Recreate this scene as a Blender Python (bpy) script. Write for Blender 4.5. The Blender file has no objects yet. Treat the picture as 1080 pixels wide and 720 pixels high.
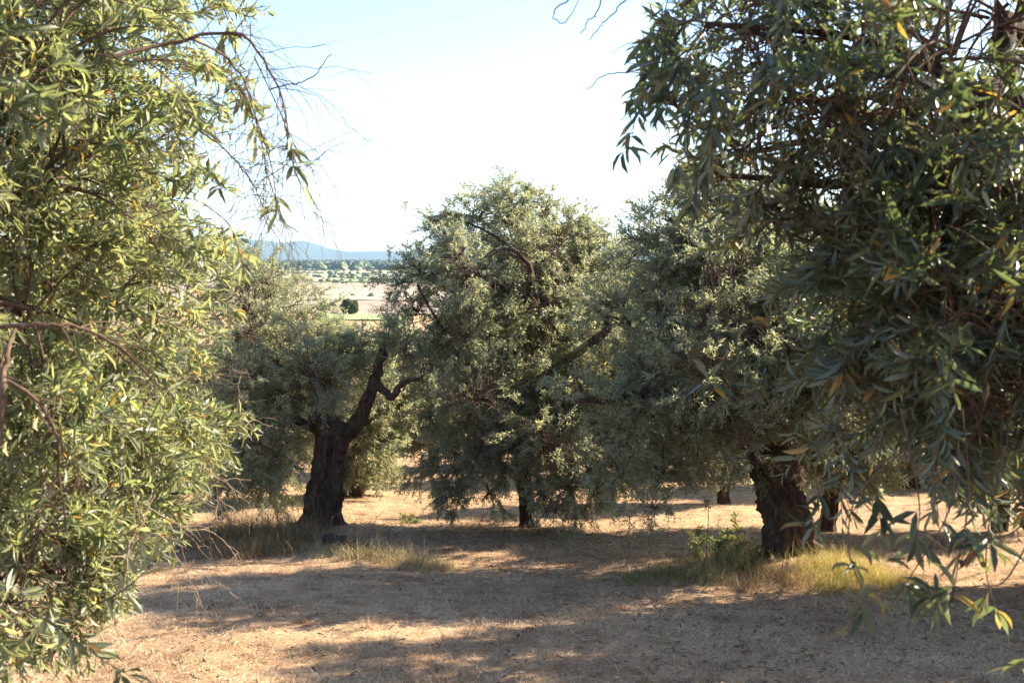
import bpy, math, random
import numpy as np
from mathutils import noise as mnoise, Vector

SC = bpy.context.scene
COL = SC.collection
R = math.radians
F = 1050.0                      # focal length in photo pixels (photo 1080 wide, 35 mm lens)
EYE = np.array((0.0, 0.0, 1.6))
PITCH = math.atan(88.0 / F)
SUN_EL, SUN_AZ = 32.0, 66.0     # elevation, azimuth to the right of straight ahead

# ------------------------------------------------------------------ helpers
def rng(seed):
    return np.random.default_rng(seed)

def unit(v):
    return v / np.maximum(np.linalg.norm(v, axis=-1, keepdims=True), 1e-9)

def at(px, py, d):
    """photo direction taken to the distance d straight ahead"""
    u = (px - 540.0) / F
    v = (360.0 - py) / F
    c, s = math.cos(PITCH), math.sin(PITCH)
    dy = c + v * s
    dz = -s + v * c
    return np.array((u / dy * d, d, EYE[2] + dz / dy * d))

_PY = np.array([-3000, -400, -200, -60, -20, 0, 10, 20, 40, 100, 300, 600, 800, 1200, 30000.0])
_PZ = np.array([20, 18, 15, 8, 2.9, 0, -1.5, -2.95, -5.0, -8.6, -13.5, -22.0, -24.5, -25, -25.0])
def _profile(y):
    y = np.asarray(y, float)
    h = np.diff(_PY); dl = np.diff(_PZ) / h
    m = np.zeros(len(_PY)); m[0] = dl[0]; m[-1] = dl[-1]
    for i in range(1, len(_PY) - 1):
        if dl[i-1] * dl[i] > 0:
            w1, w2 = 2*h[i] + h[i-1], h[i] + 2*h[i-1]
            m[i] = (w1 + w2) / (w1/dl[i-1] + w2/dl[i])
    i = np.clip(np.searchsorted(_PY, y) - 1, 0, len(_PY) - 2)
    t = np.clip((y - _PY[i]) / h[i], 0, 1)
    return ((2*t**3 - 3*t**2 + 1)*_PZ[i] + (t**3 - 2*t**2 + t)*h[i]*m[i]
            + (-2*t**3 + 3*t**2)*_PZ[i+1] + (t**3 - t**2)*h[i]*m[i+1])

MOUNDS = []                     # (x, y, radius, height) soil heaped round the old trunks
def zg(x, y):
    x = np.asarray(x, float); y = np.asarray(y, float)
    z = _profile(y)
    r = np.hypot(x, y)
    a = np.clip(1 - r / 120.0, 0, 1)
    z = z + a * (0.035*np.sin(1.1*x + 0.4*y + 1.0) * np.sin(0.9*y - 0.5*x)
                 + 0.018*np.sin(2.7*x - 1.3*y) * np.sin(2.1*y + 1.7*x + 2)
                 + 0.010*np.sin(5.3*x + 2.2*y) * np.sin(4.6*y - 3.1*x))
    b = np.clip((r - 20) / 60.0, 0, 1) * np.clip(1 - r / 900.0, 0, 1)
    z = z + b * (0.5*np.sin(0.08*x + 0.03*y) + 0.25*np.sin(0.19*x - 0.11*y + 1))
    for (mx, my, mr, mh) in MOUNDS:
        z = z + mh * np.exp(-((x - mx)**2 + (y - my)**2) / (mr*mr))
    return z

def ground_px(px, py):
    lo = 2.0
    d = lo
    while d < 60:
        p = at(px, py, d)
        if p[2] < zg(p[0], p[1]):
            break
        d += 0.02
    return np.array((p[0], p[1], float(zg(p[0], p[1]))))

def on_ground(px, d):
    x = (px - 540.0) / F * d * 1.0
    return np.array((x, d, float(zg(x, d))))

class MB:
    """collects vertex / face arrays and links them as ONE mesh object"""
    def __init__(self):
        self.v = []; self.f = []; self.m = []; self.a = []; self.s = []; self.n = 0
    def add(self, v, f, mat=0, attr=0.0, smooth=True):
        v = np.asarray(v, np.float32).reshape(-1, 3)
        f = np.asarray(f, np.int64)
        self.v.append(v); self.f.append(f + self.n)
        self.m.append(np.full(len(f), mat, np.int32))
        self.s.append(np.full(len(f), smooth, bool))
        a = np.broadcast_to(np.asarray(attr, np.float32), (len(v),)) if np.ndim(attr) == 0 else np.asarray(attr, np.float32)
        self.a.append(a); self.n += len(v)
    def build(self, name, mats, parent=None, origin=(0, 0, 0)):
        me = bpy.data.meshes.new(name)
        v = np.concatenate(self.v) - np.asarray(origin, np.float32)
        me.vertices.add(len(v)); me.vertices.foreach_set('co', np.ascontiguousarray(v, np.float32).ravel())
        loops = np.concatenate([f.ravel() for f in self.f])
        sizes = np.concatenate([np.full(len(f), f.shape[1], np.int64) for f in self.f])
        starts = np.concatenate(([0], np.cumsum(sizes)[:-1]))
        me.loops.add(len(loops)); me.loops.foreach_set('vertex_index', loops.astype(np.int32))
        me.polygons.add(len(sizes)); me.polygons.foreach_set('loop_start', starts.astype(np.int32))
        me.polygons.foreach_set('material_index', np.concatenate(self.m))
        me.polygons.foreach_set('use_smooth', np.concatenate(self.s))
        at_ = me.attributes.new('rnd', 'FLOAT', 'POINT')
        at_.data.foreach_set('value', np.ascontiguousarray(np.concatenate(self.a), np.float32))
        for m in (mats if isinstance(mats, (list, tuple)) else [mats]):
            me.materials.append(m)
        me.update(calc_edges=True)
        o = bpy.data.objects.new(name, me); COL.objects.link(o)
        if parent is not None:
            o.parent = parent
        return o

def tag(o, label=None, cat=None, group=None, kind=None):
    if label: o['label'] = label
    if cat: o['category'] = cat
    if group: o['group'] = group
    if kind: o['kind'] = kind
    return o

def empty(name, loc, label, cat, group=None):
    o = bpy.data.objects.new(name, None); COL.objects.link(o)
    o.empty_display_size = 0.2
    o.location = [float(c) for c in loc]
    return tag(o, label, cat, group)

def copy_tree(o, loc, rz, sc, label, group=None):
    r = o.copy(); COL.objects.link(r)
    r.location = [float(c) for c in loc]; r.rotation_euler = (0, 0, rz); r.scale = sc
    r['label'] = label
    if group: r['group'] = group
    for ch in list(o.children):
        c = ch.copy(); COL.objects.link(c); c.parent = r
        for g in ch.children:
            k = g.copy(); COL.objects.link(k); k.parent = c
    return r

def tubes(paths, radii, sides=5):
    """paths (n,k,3), radii (n,k) -> verts, quads"""
    paths = np.asarray(paths, float); n, k, _ = paths.shape
    radii = np.broadcast_to(np.asarray(radii, float), (n, k))
    t = unit(np.gradient(paths, axis=1))
    ref = np.zeros((n, 1, 3)); mean = np.abs(unit(paths[:, -1] - paths[:, 0] + 1e-6))
    ref[np.arange(n), 0, np.argmin(mean, axis=1)] = 1
    a = unit(np.cross(t, np.broadcast_to(ref, t.shape))); b = np.cross(t, a)
    th = np.arange(sides) / sides * 2 * np.pi
    v = (paths[:, :, None] + radii[:, :, None, None] *
         (a[:, :, None] * np.cos(th)[None, None, :, None] + b[:, :, None] * np.sin(th)[None, None, :, None]))
    i = np.arange(k - 1)[:, None] * sides; j = np.arange(sides)[None, :]; j2 = (j + 1) % sides
    q = np.stack(np.broadcast_arrays(i + j, i + j2, i + sides + j2, i + sides + j), -1).reshape(-1, 4)
    f = (q[None] + (np.arange(n) * k * sides)[:, None, None]).reshape(-1, 4)
    return v.reshape(-1, 3), f

def bezier(p0, p1, p2, k):
    t = np.linspace(0, 1, k)[None, :, None]
    p0, p1, p2 = [np.asarray(p, float).reshape(-1, 1, 3) for p in (p0, p1, p2)]
    return (1 - t)**2 * p0 + 2*t*(1 - t) * p1 + t*t * p2

def spline(pts, k):
    pts = np.asarray(pts, float)
    n = len(pts); tt = np.linspace(0, n - 1, k)
    i = np.clip(tt.astype(int), 0, n - 2); t = (tt - i)[:, None]
    g = lambda j: pts[np.clip(j, 0, n - 1)]
    a, b, c, d = g(i - 1), g(i), g(i + 1), g(i + 2)
    return 0.5 * ((2*b) + (-a + c)*t + (2*a - 5*b + 4*c - d)*t**2 + (-a + 3*b - 3*c + d)*t**3)

# ------------------------------------------------------------------ materials
def new_mat(name):
    m = bpy.data.materials.new(name); m.use_nodes = True
    nt = m.node_tree; nt.nodes.clear()
    return m, nt, nt.nodes, nt.links

def ramp(n, stops, interp='LINEAR'):
    r = n.new('ShaderNodeValToRGB'); e = r.color_ramp; e.interpolation = interp
    while len(e.elements) < len(stops): e.elements.new(0.5)
    for i, (p, c) in enumerate(stops):
        e.elements[i].position = p; e.elements[i].color = (*c, 1)
    return r

def mixc(n, l, fac, a, b, mode='MIX'):
    x = n.new('ShaderNodeMix'); x.data_type = 'RGBA'; x.blend_type = mode
    for s, val in ((0, fac), (6, a), (7, b)):
        if hasattr(val, 'links') or hasattr(val, 'is_linked'): l.new(val, x.inputs[s])
        elif s == 0: x.inputs[0].default_value = val
        else: x.inputs[s].default_value = (*val, 1)
    return x.outputs[2]

def leaf_mat(name, top, under, trans, tf=0.35, rough=0.42, spec=0.5):
    m, nt, n, l = new_mat(name)
    at_ = n.new('ShaderNodeAttribute'); at_.attribute_name = 'rnd'
    geo = n.new('ShaderNodeNewGeometry')
    rt = ramp(n, top); l.new(at_.outputs['Fac'], rt.inputs[0])
    ru = ramp(n, under); l.new(at_.outputs['Fac'], ru.inputs[0])
    c = mixc(n, l, geo.outputs['Backfacing'], rt.outputs[0], ru.outputs[0])
    p = n.new('ShaderNodeBsdfPrincipled'); l.new(c, p.inputs['Base Color'])
    p.inputs['Roughness'].default_value = rough
    p.inputs['Specular IOR Level'].default_value = spec
    rr = ramp(n, trans); l.new(at_.outputs['Fac'], rr.inputs[0])
    tr = n.new('ShaderNodeBsdfTranslucent'); l.new(rr.outputs[0], tr.inputs[0])
    mx = n.new('ShaderNodeMixShader'); mx.inputs[0].default_value = tf
    l.new(p.outputs[0], mx.inputs[1]); l.new(tr.outputs[0], mx.inputs[2])
    o = n.new('ShaderNodeOutputMaterial'); l.new(mx.outputs[0], o.inputs[0])
    return m

TOP = [(0.0, (0.066, 0.090, 0.070)), (0.45, (0.140, 0.168, 0.128)), (0.90, (0.225, 0.245, 0.178)),
       (0.955, (0.22, 0.21, 0.09)), (0.975, (0.34, 0.26, 0.08)), (1.0, (0.17, 0.10, 0.05))]
UND = [(0.0, (0.25, 0.27, 0.225)), (0.6, (0.345, 0.365, 0.305)), (0.93, (0.38, 0.39, 0.30)), (0.975, (0.38, 0.30, 0.14)), (1.0, (0.2, 0.13, 0.07))]
TRA = [(0.0, (0.27, 0.31, 0.145)), (0.6, (0.41, 0.445, 0.23)), (0.94, (0.54, 0.52, 0.25)), (0.975, (0.60, 0.43, 0.10)), (1.0, (0.32, 0.15, 0.05))]
LEAF = leaf_mat('olive_leaf', TOP, UND, TRA, 0.50, 0.42, 0.5)
LEAF_SUN = leaf_mat('sun_tinted_olive_leaf', [(0.0, (0.028, 0.048, 0.030)), (0.45, (0.078, 0.104, 0.060)), (0.90, (0.160, 0.182, 0.110)), (0.955, (0.22, 0.20, 0.06)), (0.975, (0.36, 0.25, 0.05)), (1.0, (0.17, 0.09, 0.04))],  # left near tree's olive leaf, sunlit yellow-green put into its colours
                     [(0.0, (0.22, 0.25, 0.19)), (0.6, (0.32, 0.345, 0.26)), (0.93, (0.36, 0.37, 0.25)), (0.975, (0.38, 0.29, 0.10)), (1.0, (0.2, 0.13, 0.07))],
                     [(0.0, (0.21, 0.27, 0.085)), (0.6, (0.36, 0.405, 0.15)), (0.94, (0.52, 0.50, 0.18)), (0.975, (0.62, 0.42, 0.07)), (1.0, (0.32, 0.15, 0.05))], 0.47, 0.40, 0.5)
LEAF_DARK = leaf_mat('shade_tinted_olive_leaf', [(0.0, (0.018, 0.036, 0.026)), (0.6, (0.038, 0.060, 0.041)), (0.90, (0.078, 0.095, 0.055)), (0.955, (0.16, 0.15, 0.04)), (0.975, (0.34, 0.24, 0.05)), (1.0, (0.17, 0.085, 0.04))],  # right near tree's olive leaf darkened, its shade put into the colours
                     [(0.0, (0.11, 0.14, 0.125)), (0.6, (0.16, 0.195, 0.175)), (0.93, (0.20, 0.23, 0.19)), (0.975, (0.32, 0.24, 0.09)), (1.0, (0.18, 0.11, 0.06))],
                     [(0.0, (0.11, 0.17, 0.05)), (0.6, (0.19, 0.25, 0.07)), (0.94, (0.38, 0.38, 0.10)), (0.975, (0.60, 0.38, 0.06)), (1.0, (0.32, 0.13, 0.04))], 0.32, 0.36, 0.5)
LEAF_FAR = leaf_mat('distant_leaf', [(0, (0.05, 0.075, 0.035)), (1, (0.12, 0.14, 0.065))], [(0, (0.05, 0.075, 0.035)), (1, (0.12, 0.14, 0.065))],
                    [(0, (0.1, 0.14, 0.03)), (1, (0.2, 0.22, 0.06))], 0.2, 0.6, 0.3)

def bark_mat(name, dark, mid, light, scale=1.0, bump=0.7):
    m, nt, n, l = new_mat(name)
    tc = n.new('ShaderNodeTexCoord')
    mp = n.new('ShaderNodeMapping'); mp.inputs['Scale'].default_value = (1, 1, 0.28); l.new(tc.outputs['Object'], mp.inputs[0])
    n1 = n.new('ShaderNodeTexNoise'); n1.inputs['Scale'].default_value = 26 * scale; n1.inputs['Detail'].default_value = 8; n1.inputs['Roughness'].default_value = 0.65
    l.new(mp.outputs[0], n1.inputs['Vector'])
    v = n.new('ShaderNodeTexVoronoi'); v.feature = 'DISTANCE_TO_EDGE'; v.inputs['Scale'].default_value = 30 * scale
    ad = n.new('ShaderNodeMixRGB'); ad.inputs[0].default_value = 0.08; l.new(mp.outputs[0], ad.inputs[1]); l.new(n1.outputs['Color'], ad.inputs[2])
    l.new(ad.outputs[0], v.inputs['Vector'])
    n2 = n.new('ShaderNodeTexNoise'); n2.inputs['Scale'].default_value = 4 * scale; n2.inputs['Detail'].default_value = 4; l.new(tc.outputs['Object'], n2.inputs['Vector'])
    r1 = ramp(n, [(0.30, dark), (0.55, mid), (0.78, light)]); l.new(n1.outputs['Fac'], r1.inputs[0])
    r2 = ramp(n, [(0.35, (0.75, 0.62, 0.52)), (0.65, (1.1, 1.1, 1.1))]); l.new(n2.outputs['Fac'], r2.inputs[0])
    c = mixc(n, l, 0.8, r1.outputs[0], r2.outputs[0], 'MULTIPLY')
    p = n.new('ShaderNodeBsdfPrincipled'); l.new(c, p.inputs['Base Color']); p.inputs['Roughness'].default_value = 0.9; p.inputs['Specular IOR Level'].default_value = 0.2
    mm = n.new('ShaderNodeMath'); mm.operation = 'MULTIPLY_ADD'; mm.inputs[1].default_value = 1.6
    l.new(v.outputs['Distance'], mm.inputs[0]); l.new(n1.outputs['Fac'], mm.inputs[2])
    b = n.new('ShaderNodeBump'); b.inputs['Strength'].default_value = bump; b.inputs['Distance'].default_value = 0.05 / scale; l.new(mm.outputs[0], b.inputs['Height'])
    l.new(b.outputs[0], p.inputs['Normal'])
    o = n.new('ShaderNodeOutputMaterial'); l.new(p.outputs[0], o.inputs[0])
    return m
BARK = bark_mat('olive_bark', (0.036, 0.026, 0.020), (0.15, 0.112, 0.088), (0.33, 0.275, 0.23), bump=1.0)
BARK_RED = bark_mat('reddish_bark', (0.045, 0.028, 0.02), (0.125, 0.078, 0.055), (0.21, 0.15, 0.11))
TWIG = bark_mat('twig_bark', (0.06, 0.042, 0.032), (0.12, 0.085, 0.065), (0.2, 0.16, 0.12), 3.0, 0.3)
DRYTWIG = bark_mat('dry_twig_bark', (0.20, 0.15, 0.11), (0.32, 0.26, 0.20), (0.45, 0.38, 0.30), 3.0, 0.3)

def blade_mat(name, stops, tf=0.3):
    m, nt, n, l = new_mat(name)
    at_ = n.new('ShaderNodeAttribute'); at_.attribute_name = 'rnd'
    r = ramp(n, stops); l.new(at_.outputs['Fac'], r.inputs[0])
    p = n.new('ShaderNodeBsdfPrincipled'); l.new(r.outputs[0], p.inputs['Base Color']); p.inputs['Roughness'].default_value = 0.65; p.inputs['Specular IOR Level'].default_value = 0.3
    tr = n.new('ShaderNodeBsdfTranslucent'); l.new(r.outputs[0], tr.inputs[0])
    mx = n.new('ShaderNodeMixShader'); mx.inputs[0].default_value = tf
    l.new(p.outputs[0], mx.inputs[1]); l.new(tr.outputs[0], mx.inputs[2])
    o = n.new('ShaderNodeOutputMaterial'); l.new(mx.outputs[0], o.inputs[0])
    return m
STRAW = blade_mat('dry_straw', [(0, (0.15, 0.092, 0.066)), (0.28, (0.38, 0.265, 0.18)), (0.6, (0.58, 0.44, 0.295)), (0.85, (0.70, 0.56, 0.38)), (1, (0.70, 0.64, 0.52))])
BROWNWEED = blade_mat('brown_weed', [(0, (0.12, 0.075, 0.045)), (0.5, (0.26, 0.17, 0.095)), (0.85, (0.42, 0.30, 0.16)), (1, (0.20, 0.22, 0.07))])
GREENWEED = blade_mat('green_weed', [(0, (0.12, 0.13, 0.04)), (0.35, (0.21, 0.20, 0.075)), (0.6, (0.36, 0.29, 0.13)), (1, (0.52, 0.40, 0.23))])
YELLOWWEED = blade_mat('yellow_grass', [(0, (0.25, 0.24, 0.06)), (0.5, (0.42, 0.36, 0.10)), (1, (0.55, 0.42, 0.18))], 0.45)

def simple(name, col, rough=0.8):
    m, nt, n, l = new_mat(name)
    p = n.new('ShaderNodeBsdfPrincipled'); p.inputs['Roughness'].default_value = rough
    tc = n.new('ShaderNodeTexCoord'); ns = n.new('ShaderNodeTexNoise'); ns.inputs['Scale'].default_value = 6; ns.inputs['Detail'].default_value = 5
    l.new(tc.outputs['Object'], ns.inputs['Vector'])
    r = ramp(n, [(0.3, tuple(c*0.82 for c in col)), (0.7, tuple(min(1, c*1.12) for c in col))]); l.new(ns.outputs['Fac'], r.inputs[0])
    l.new(r.outputs[0], p.inputs['Base Color'])
    o = n.new('ShaderNodeOutputMaterial'); l.new(p.outputs[0], o.inputs[0])
    return m

# ------------------------------------------------------------------ leaves, sprays, crowns
# leaf outline in (u along, v side, w normal)
LEAF_HI_V = np.array([(0, 0, 0), (0.28, 0.42, 0.10), (0.28, 0, 0.0), (0.28, -0.42, 0.10),
                      (0.66, 0.44, 0.05), (0.66, 0, -0.06), (0.66, -0.44, 0.05), (1, 0, -0.22)])
LEAF_HI_T = np.array([(0, 2, 1), (0, 3, 2), (4, 5, 7), (5, 6, 7)])
LEAF_HI_Q = np.array([(1, 2, 5, 4), (2, 3, 6, 5)])
LEAF_LO_V = np.array([(0, 0, 0), (0.45, -0.5, 0.06), (1, 0, -0.16), (0.45, 0.5, 0.06)])
LEAF_LO_Q = np.array([(0, 1, 2, 3)])

def spray_template(g, length=0.34, leaf=0.06, gap=0.022, side=3, droop=0.25, bare=0.12, wr=(0.19, 0.27), upb=0.35):
    """a leafy shoot along +X that sags to -Z: leaf frames and twig paths"""
    P, D, N, L, W = [], [], [], [], []
    paths = []
    def shoot(o, d, ln, sag, first):
        k = 6
        t = np.linspace(0, 1, k)[:, None]
        bend = g.normal(0, 0.10, 3) * ln
        pts = o + d * ln * t + bend * t**2 + np.array((0, 0, -sag)) * ln * t**2
        paths.append(pts)
        n = max(2, int(ln * (1 - first) / gap)); ph = g.uniform(0, 6.28)
        for i in range(n + 1):
            s = first + (1 - first) * i / n
            x = s * (k - 1); j = min(int(x), k - 2); f = x - j
            p = pts[j] * (1 - f) + pts[j + 1] * f
            tg = unit(pts[j + 1] - pts[j])
            a = unit(np.cross(tg, (0.13, 0.2, 0.97))); b = np.cross(tg, a)
            ph += np.pi / 2 + g.normal(0, 0.35)
            for h in (0, np.pi):
                if g.random() < 0.10: continue
                be = R(g.uniform(28, 66)) * (0.5 + 0.5 * (1 - (s > 0.93)))
                rad = a * math.cos(ph + h) + b * math.sin(ph + h)
                dd = unit(tg * math.cos(be) + rad * math.sin(be) + g.normal(0, 0.12, 3) + np.array((0, 0, -0.10)))
                nn = tg * math.sin(be) - rad * math.cos(be) + np.array((0, 0, upb)) + g.normal(0, 0.35, 3)
                nn = unit(nn - dd * np.dot(nn, dd))
                P.append(p); D.append(dd); N.append(nn)
                sz = leaf * g.uniform(0.62, 1.15) * (1.0 - 0.35 * (s > 0.9))
                L.append(sz); W.append(sz * g.uniform(*wr))
        return pts
    main = shoot(np.zeros(3), np.array((1.0, 0, 0)), length, droop, bare)
    for q in range(side):
        s = g.uniform(0.15, 0.75); j = min(int(s * 5), 4)
        az = g.uniform(0, 6.28); op = R(g.uniform(25, 55))
        d = unit(np.array((math.cos(op), math.sin(op) * math.cos(az), math.sin(op) * math.sin(az) * 0.7)))
        shoot(main[j], d, length * g.uniform(0.35, 0.65), droop * 0.8, 0.15)
    return dict(P=np.array(P), D=np.array(D), N=np.array(N), L=np.array(L), W=np.array(W), paths=np.array(paths))

def place_sprays(mb, g, temps, pos, dirs, scale, hi, twig_r=0.0016, yellow=0.03, sides=3, twigs=True):
    n = len(pos)
    which = g.integers(0, len(temps), n)
    x = unit(dirs)
    up = np.array((0.0, 0.0, 1.0)) + g.normal(0, 0.18, (n, 3))
    y = unit(np.cross(up, x)); z = np.cross(x, y)
    M = np.stack((x, y, z), 1)                 # rows: images of the local axes
    tone = g.normal(0, 0.09, n)
    for k, T in enumerate(temps):
        idx = np.nonzero(which == k)[0]
        if len(idx) == 0: continue
        m = len(T['L']); s = scale[idx]
        Mi = M[idx]
        P = np.einsum('mk,skj->smj', T['P'], Mi) * s[:, None, None] + pos[idx][:, None]
        D = np.einsum('mk,skj->smj', T['D'], Mi)
        N = np.einsum('mk,skj->smj', T['N'], Mi)
        D = unit(D + g.normal(0, 0.10, D.shape)); N = unit(N - D * (N * D).sum(-1, keepdims=True))
        S = np.cross(N, D)
        lv = np.clip(g.normal(1, 0.12, (len(idx), m)), 0.6, 1.3)
        L = T['L'][None] * lv; W = T['W'][None] * lv
        V = LEAF_HI_V if hi else LEAF_LO_V
        cur = g.normal(1, 0.8, (len(idx), m))
        v = (P[:, :, None] + D[:, :, None] * (V[:, 0][None, None, :, None] * L[:, :, None, None])
             + S[:, :, None] * (V[:, 1][None, None, :, None] * W[:, :, None, None])
             + N[:, :, None] * (V[:, 2][None, None, :, None] * (L * cur)[:, :, None, None] * (0.55 if hi else 1.0)))
        rv = np.clip(g.beta(2.2, 2.0, (len(idx), m)) * 0.93 + tone[idx][:, None], 0, 0.94)
        yl = g.random((len(idx), m)) < yellow
        rv = np.where(yl, g.uniform(0.955, 1.0, rv.shape), rv)
        nl = len(idx) * m; nv = len(V)
        base = (np.arange(nl) * nv)[:, None, None]
        a = np.repeat(rv.ravel(), nv)
        if hi:
            b0 = mb.n
            mb.add(v, (LEAF_HI_Q[None] + base).reshape(-1, 4), 0, a, True)
            f3 = (LEAF_HI_T[None] + base).reshape(-1, 3) + b0
            mb.f.append(f3); mb.m.append(np.zeros(len(f3), np.int32)); mb.s.append(np.ones(len(f3), bool))
        else:
            mb.add(v, (LEAF_LO_Q[None] + base).reshape(-1, 4), 0, a, False)
        if twigs:
            tp = np.einsum('ptk,skj->sptj', T['paths'], Mi) * s[:, None, None, None] + pos[idx][:, None, None]
            tp = tp.reshape(-1, tp.shape[2], 3)
            rr = np.linspace(1.0, 0.45, tp.shape[1])[None] * twig_r
            tv, tf = tubes(tp, rr, sides)
            mb.add(tv, tf, 1, 0.5)

def trunk_mesh(mb, pts, radii, g, rings=46, sides=44, flare=0.9, gnarl=0.16, mat=0, twist=1.5):
    c = spline(pts, rings)
    rr = np.interp(np.linspace(0, 1, rings), np.linspace(0, 1, len(radii)), radii)
    t = unit(np.gradient(c, axis=0))
    a = unit(np.cross(t, (0.1, 1.0, 0.05))); b = np.cross(t, a)
    th = np.arange(sides) / sides * 2 * np.pi
    s = np.linspace(0, 1, rings)
    off = g.uniform(0, 6.28, 5); ox = g.uniform(0, 50)
    V = np.zeros((rings, sides, 3))
    for i in range(rings):
        ph = th + twist * s[i]
        rad = 1 + gnarl * (0.6*np.cos(3*ph + off[0] + 1.5*s[i]) + 0.5*np.cos(5*ph + off[1] - 2*s[i]) + 0.35*np.cos(8*ph + off[2] + 3*s[i]))
        fl = flare * np.exp(-s[i] / 0.07)
        rad = rad * (1 + fl * (0.55 + 0.45*np.cos(5*th + off[3]) + 0.25*np.cos(3*th + off[4])))
        for j in range(sides):
            p = Vector((math.cos(th[j]) * 2.2, math.sin(th[j]) * 2.2, s[i] * 7 + ox))
            rad[j] *= 1 + gnarl * 0.9 * mnoise.noise(p) + gnarl * 0.55 * mnoise.noise(p * 2.7) + gnarl * 0.3 * mnoise.noise(p * 6)
        V[i] = c[i] + rr[i] * rad[:, None] * (a[i] * np.cos(th)[:, None] + b[i] * np.sin(th)[:, None])
    i = np.arange(rings - 1)[:, None] * sides; j = np.arange(sides)[None]; j2 = (j + 1) % sides
    f = np.stack(np.broadcast_arrays(i + j, i + j2, i + sides + j2, i + sides + j), -1).reshape(-1, 4)
    v = np.concatenate((V.reshape(-1, 3), c[-1:] + t[-1:] * rr[-1] * 0.25))
    top = (rings - 1) * sides
    cap = np.stack((top + np.arange(sides), top + (np.arange(sides) + 1) % sides, np.full(sides, rings * sides)), -1)
    b0 = mb.n
    mb.add(v, f, mat, 0.5)
    mb.f.append(cap + b0); mb.m.append(np.full(len(cap), mat, np.int32)); mb.s.append(np.ones(len(cap), bool))

def fill_lobe(mb, g, c, r, temps, n_sprays, hi, droop, scale, yellow, squash=(1, 1, 1), twig=0.0016, nb=None, from_pt=None, sides=3, twigs=True):
    """branches out of a limb's end, sub-branches on them, leafy shoots on those"""
    c = np.asarray(c, float); sq = np.asarray(squash, float)
    nb = nb or int(10 + 10 * r)
    d = unit(g.normal(0, 1, (nb, 3)) + np.array((0, 0, 0.15)))
    ln = r * g.uniform(0.55, 1.0, nb)
    p2 = c + d * ln[:, None] * sq
    org = c + g.normal(0, 0.06 * r, (nb, 3))
    p1 = c + d * (ln * 0.55)[:, None] * sq + np.stack((g.normal(0, .1, nb), g.normal(0, .1, nb), 0.18 + g.normal(0, .08, nb)), -1) * r
    br = bezier(org, p1, p2, 8)
    tv, tf = tubes(br, np.linspace(1, 0.35, 8)[None] * ((0.008 * r + 0.002) if hi else (0.012 * r + 0.003)), 5 if hi else 4)
    mb.add(tv, tf, 1, 0.5)
    ns = nb * 6
    bi = g.integers(0, nb, ns); ti = g.integers(2, 8, ns)
    o2 = br[bi, ti]
    d2 = unit(unit(o2 - c) * 0.55 + g.normal(0, 0.6, (ns, 3)) + np.array((0, 0, 0.05)))
    l2 = r * g.uniform(0.22, 0.5, ns)
    e2 = o2 + d2 * l2[:, None] * sq - np.array((0, 0, 1.0)) * (droop * 0.35 * l2)[:, None]
    m2 = (o2 + e2) / 2 + np.array((0, 0, 0.16)) * l2[:, None] + g.normal(0, 0.06, (ns, 3)) * l2[:, None]
    sb = bezier(o2, m2, e2, 7)
    tv, tf = tubes(sb, np.linspace(1, 0.4, 7)[None] * ((0.0022 * r + 0.0012) if hi else (0.0045 * r + 0.0015)), 4)
    mb.add(tv, tf, 1, 0.5)
    k = g.integers(0, ns, n_sprays); s = g.integers(1, 7, n_sprays)
    pos = sb[k, s] + g.normal(0, 0.02, (n_sprays, 3))
    tg = unit(sb[k, np.minimum(s + 1, 6)] - sb[k, s - 1])
    out = unit((pos - c) / sq)
    hz = np.clip(out[:, 2], -1, 1)
    dr = unit(tg * 0.6 + out * 0.55 + g.normal(0, 0.45, (n_sprays, 3)) + np.stack((0*hz, 0*hz, 0.35*hz + 0.15 - droop), -1))
    place_sprays(mb, g, temps, pos, dr, np.full(n_sprays, scale) * g.uniform(0.75, 1.25, n_sprays), hi, twig, yellow, sides, twigs)

_tg = rng(5)
T_HI = [spray_template(_tg, 0.30, 0.066, 0.027, 3, 0.20, 0.10, (.16, .225), .25) for _ in range(14)]
T_HI_UP = [spray_template(_tg, 0.30, 0.060, 0.024, 2, 0.10, 0.08) for _ in range(10)]
T_MID = [spray_template(_tg, 0.27, 0.052, 0.017, 3, 0.13, 0.05, (.25, .33), .1) for _ in range(12)]
T_FAR = [spray_template(_tg, 0.30, 0.085, 0.028, 2, 0.15, 0.05, (.27, .36), .1) for _ in range(8)]

def limb(root, pts, r0, r1, g, origin, mat=None, k=18, sides=14, knots=0.10):
    c = spline(pts, k)
    c[1:-1] += g.normal(0, r0 * 0.11, (k - 2, 3))
    rr = np.linspace(r0, r1, k) * (1 + g.normal(0, knots, k))
    mb = MB()
    v, f = tubes(c[None], rr[None], sides)
    v = v.reshape(k, sides, 3)
    jit = 1 + g.normal(0, 0.07, (k, sides, 1))
    v = c[:, None] + (v - c[:, None]) * jit
    mb.add(v.reshape(-1, 3), f, 0, 0.5)
    mb.build('limb', mat or BARK, root, origin)
    return c

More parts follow.
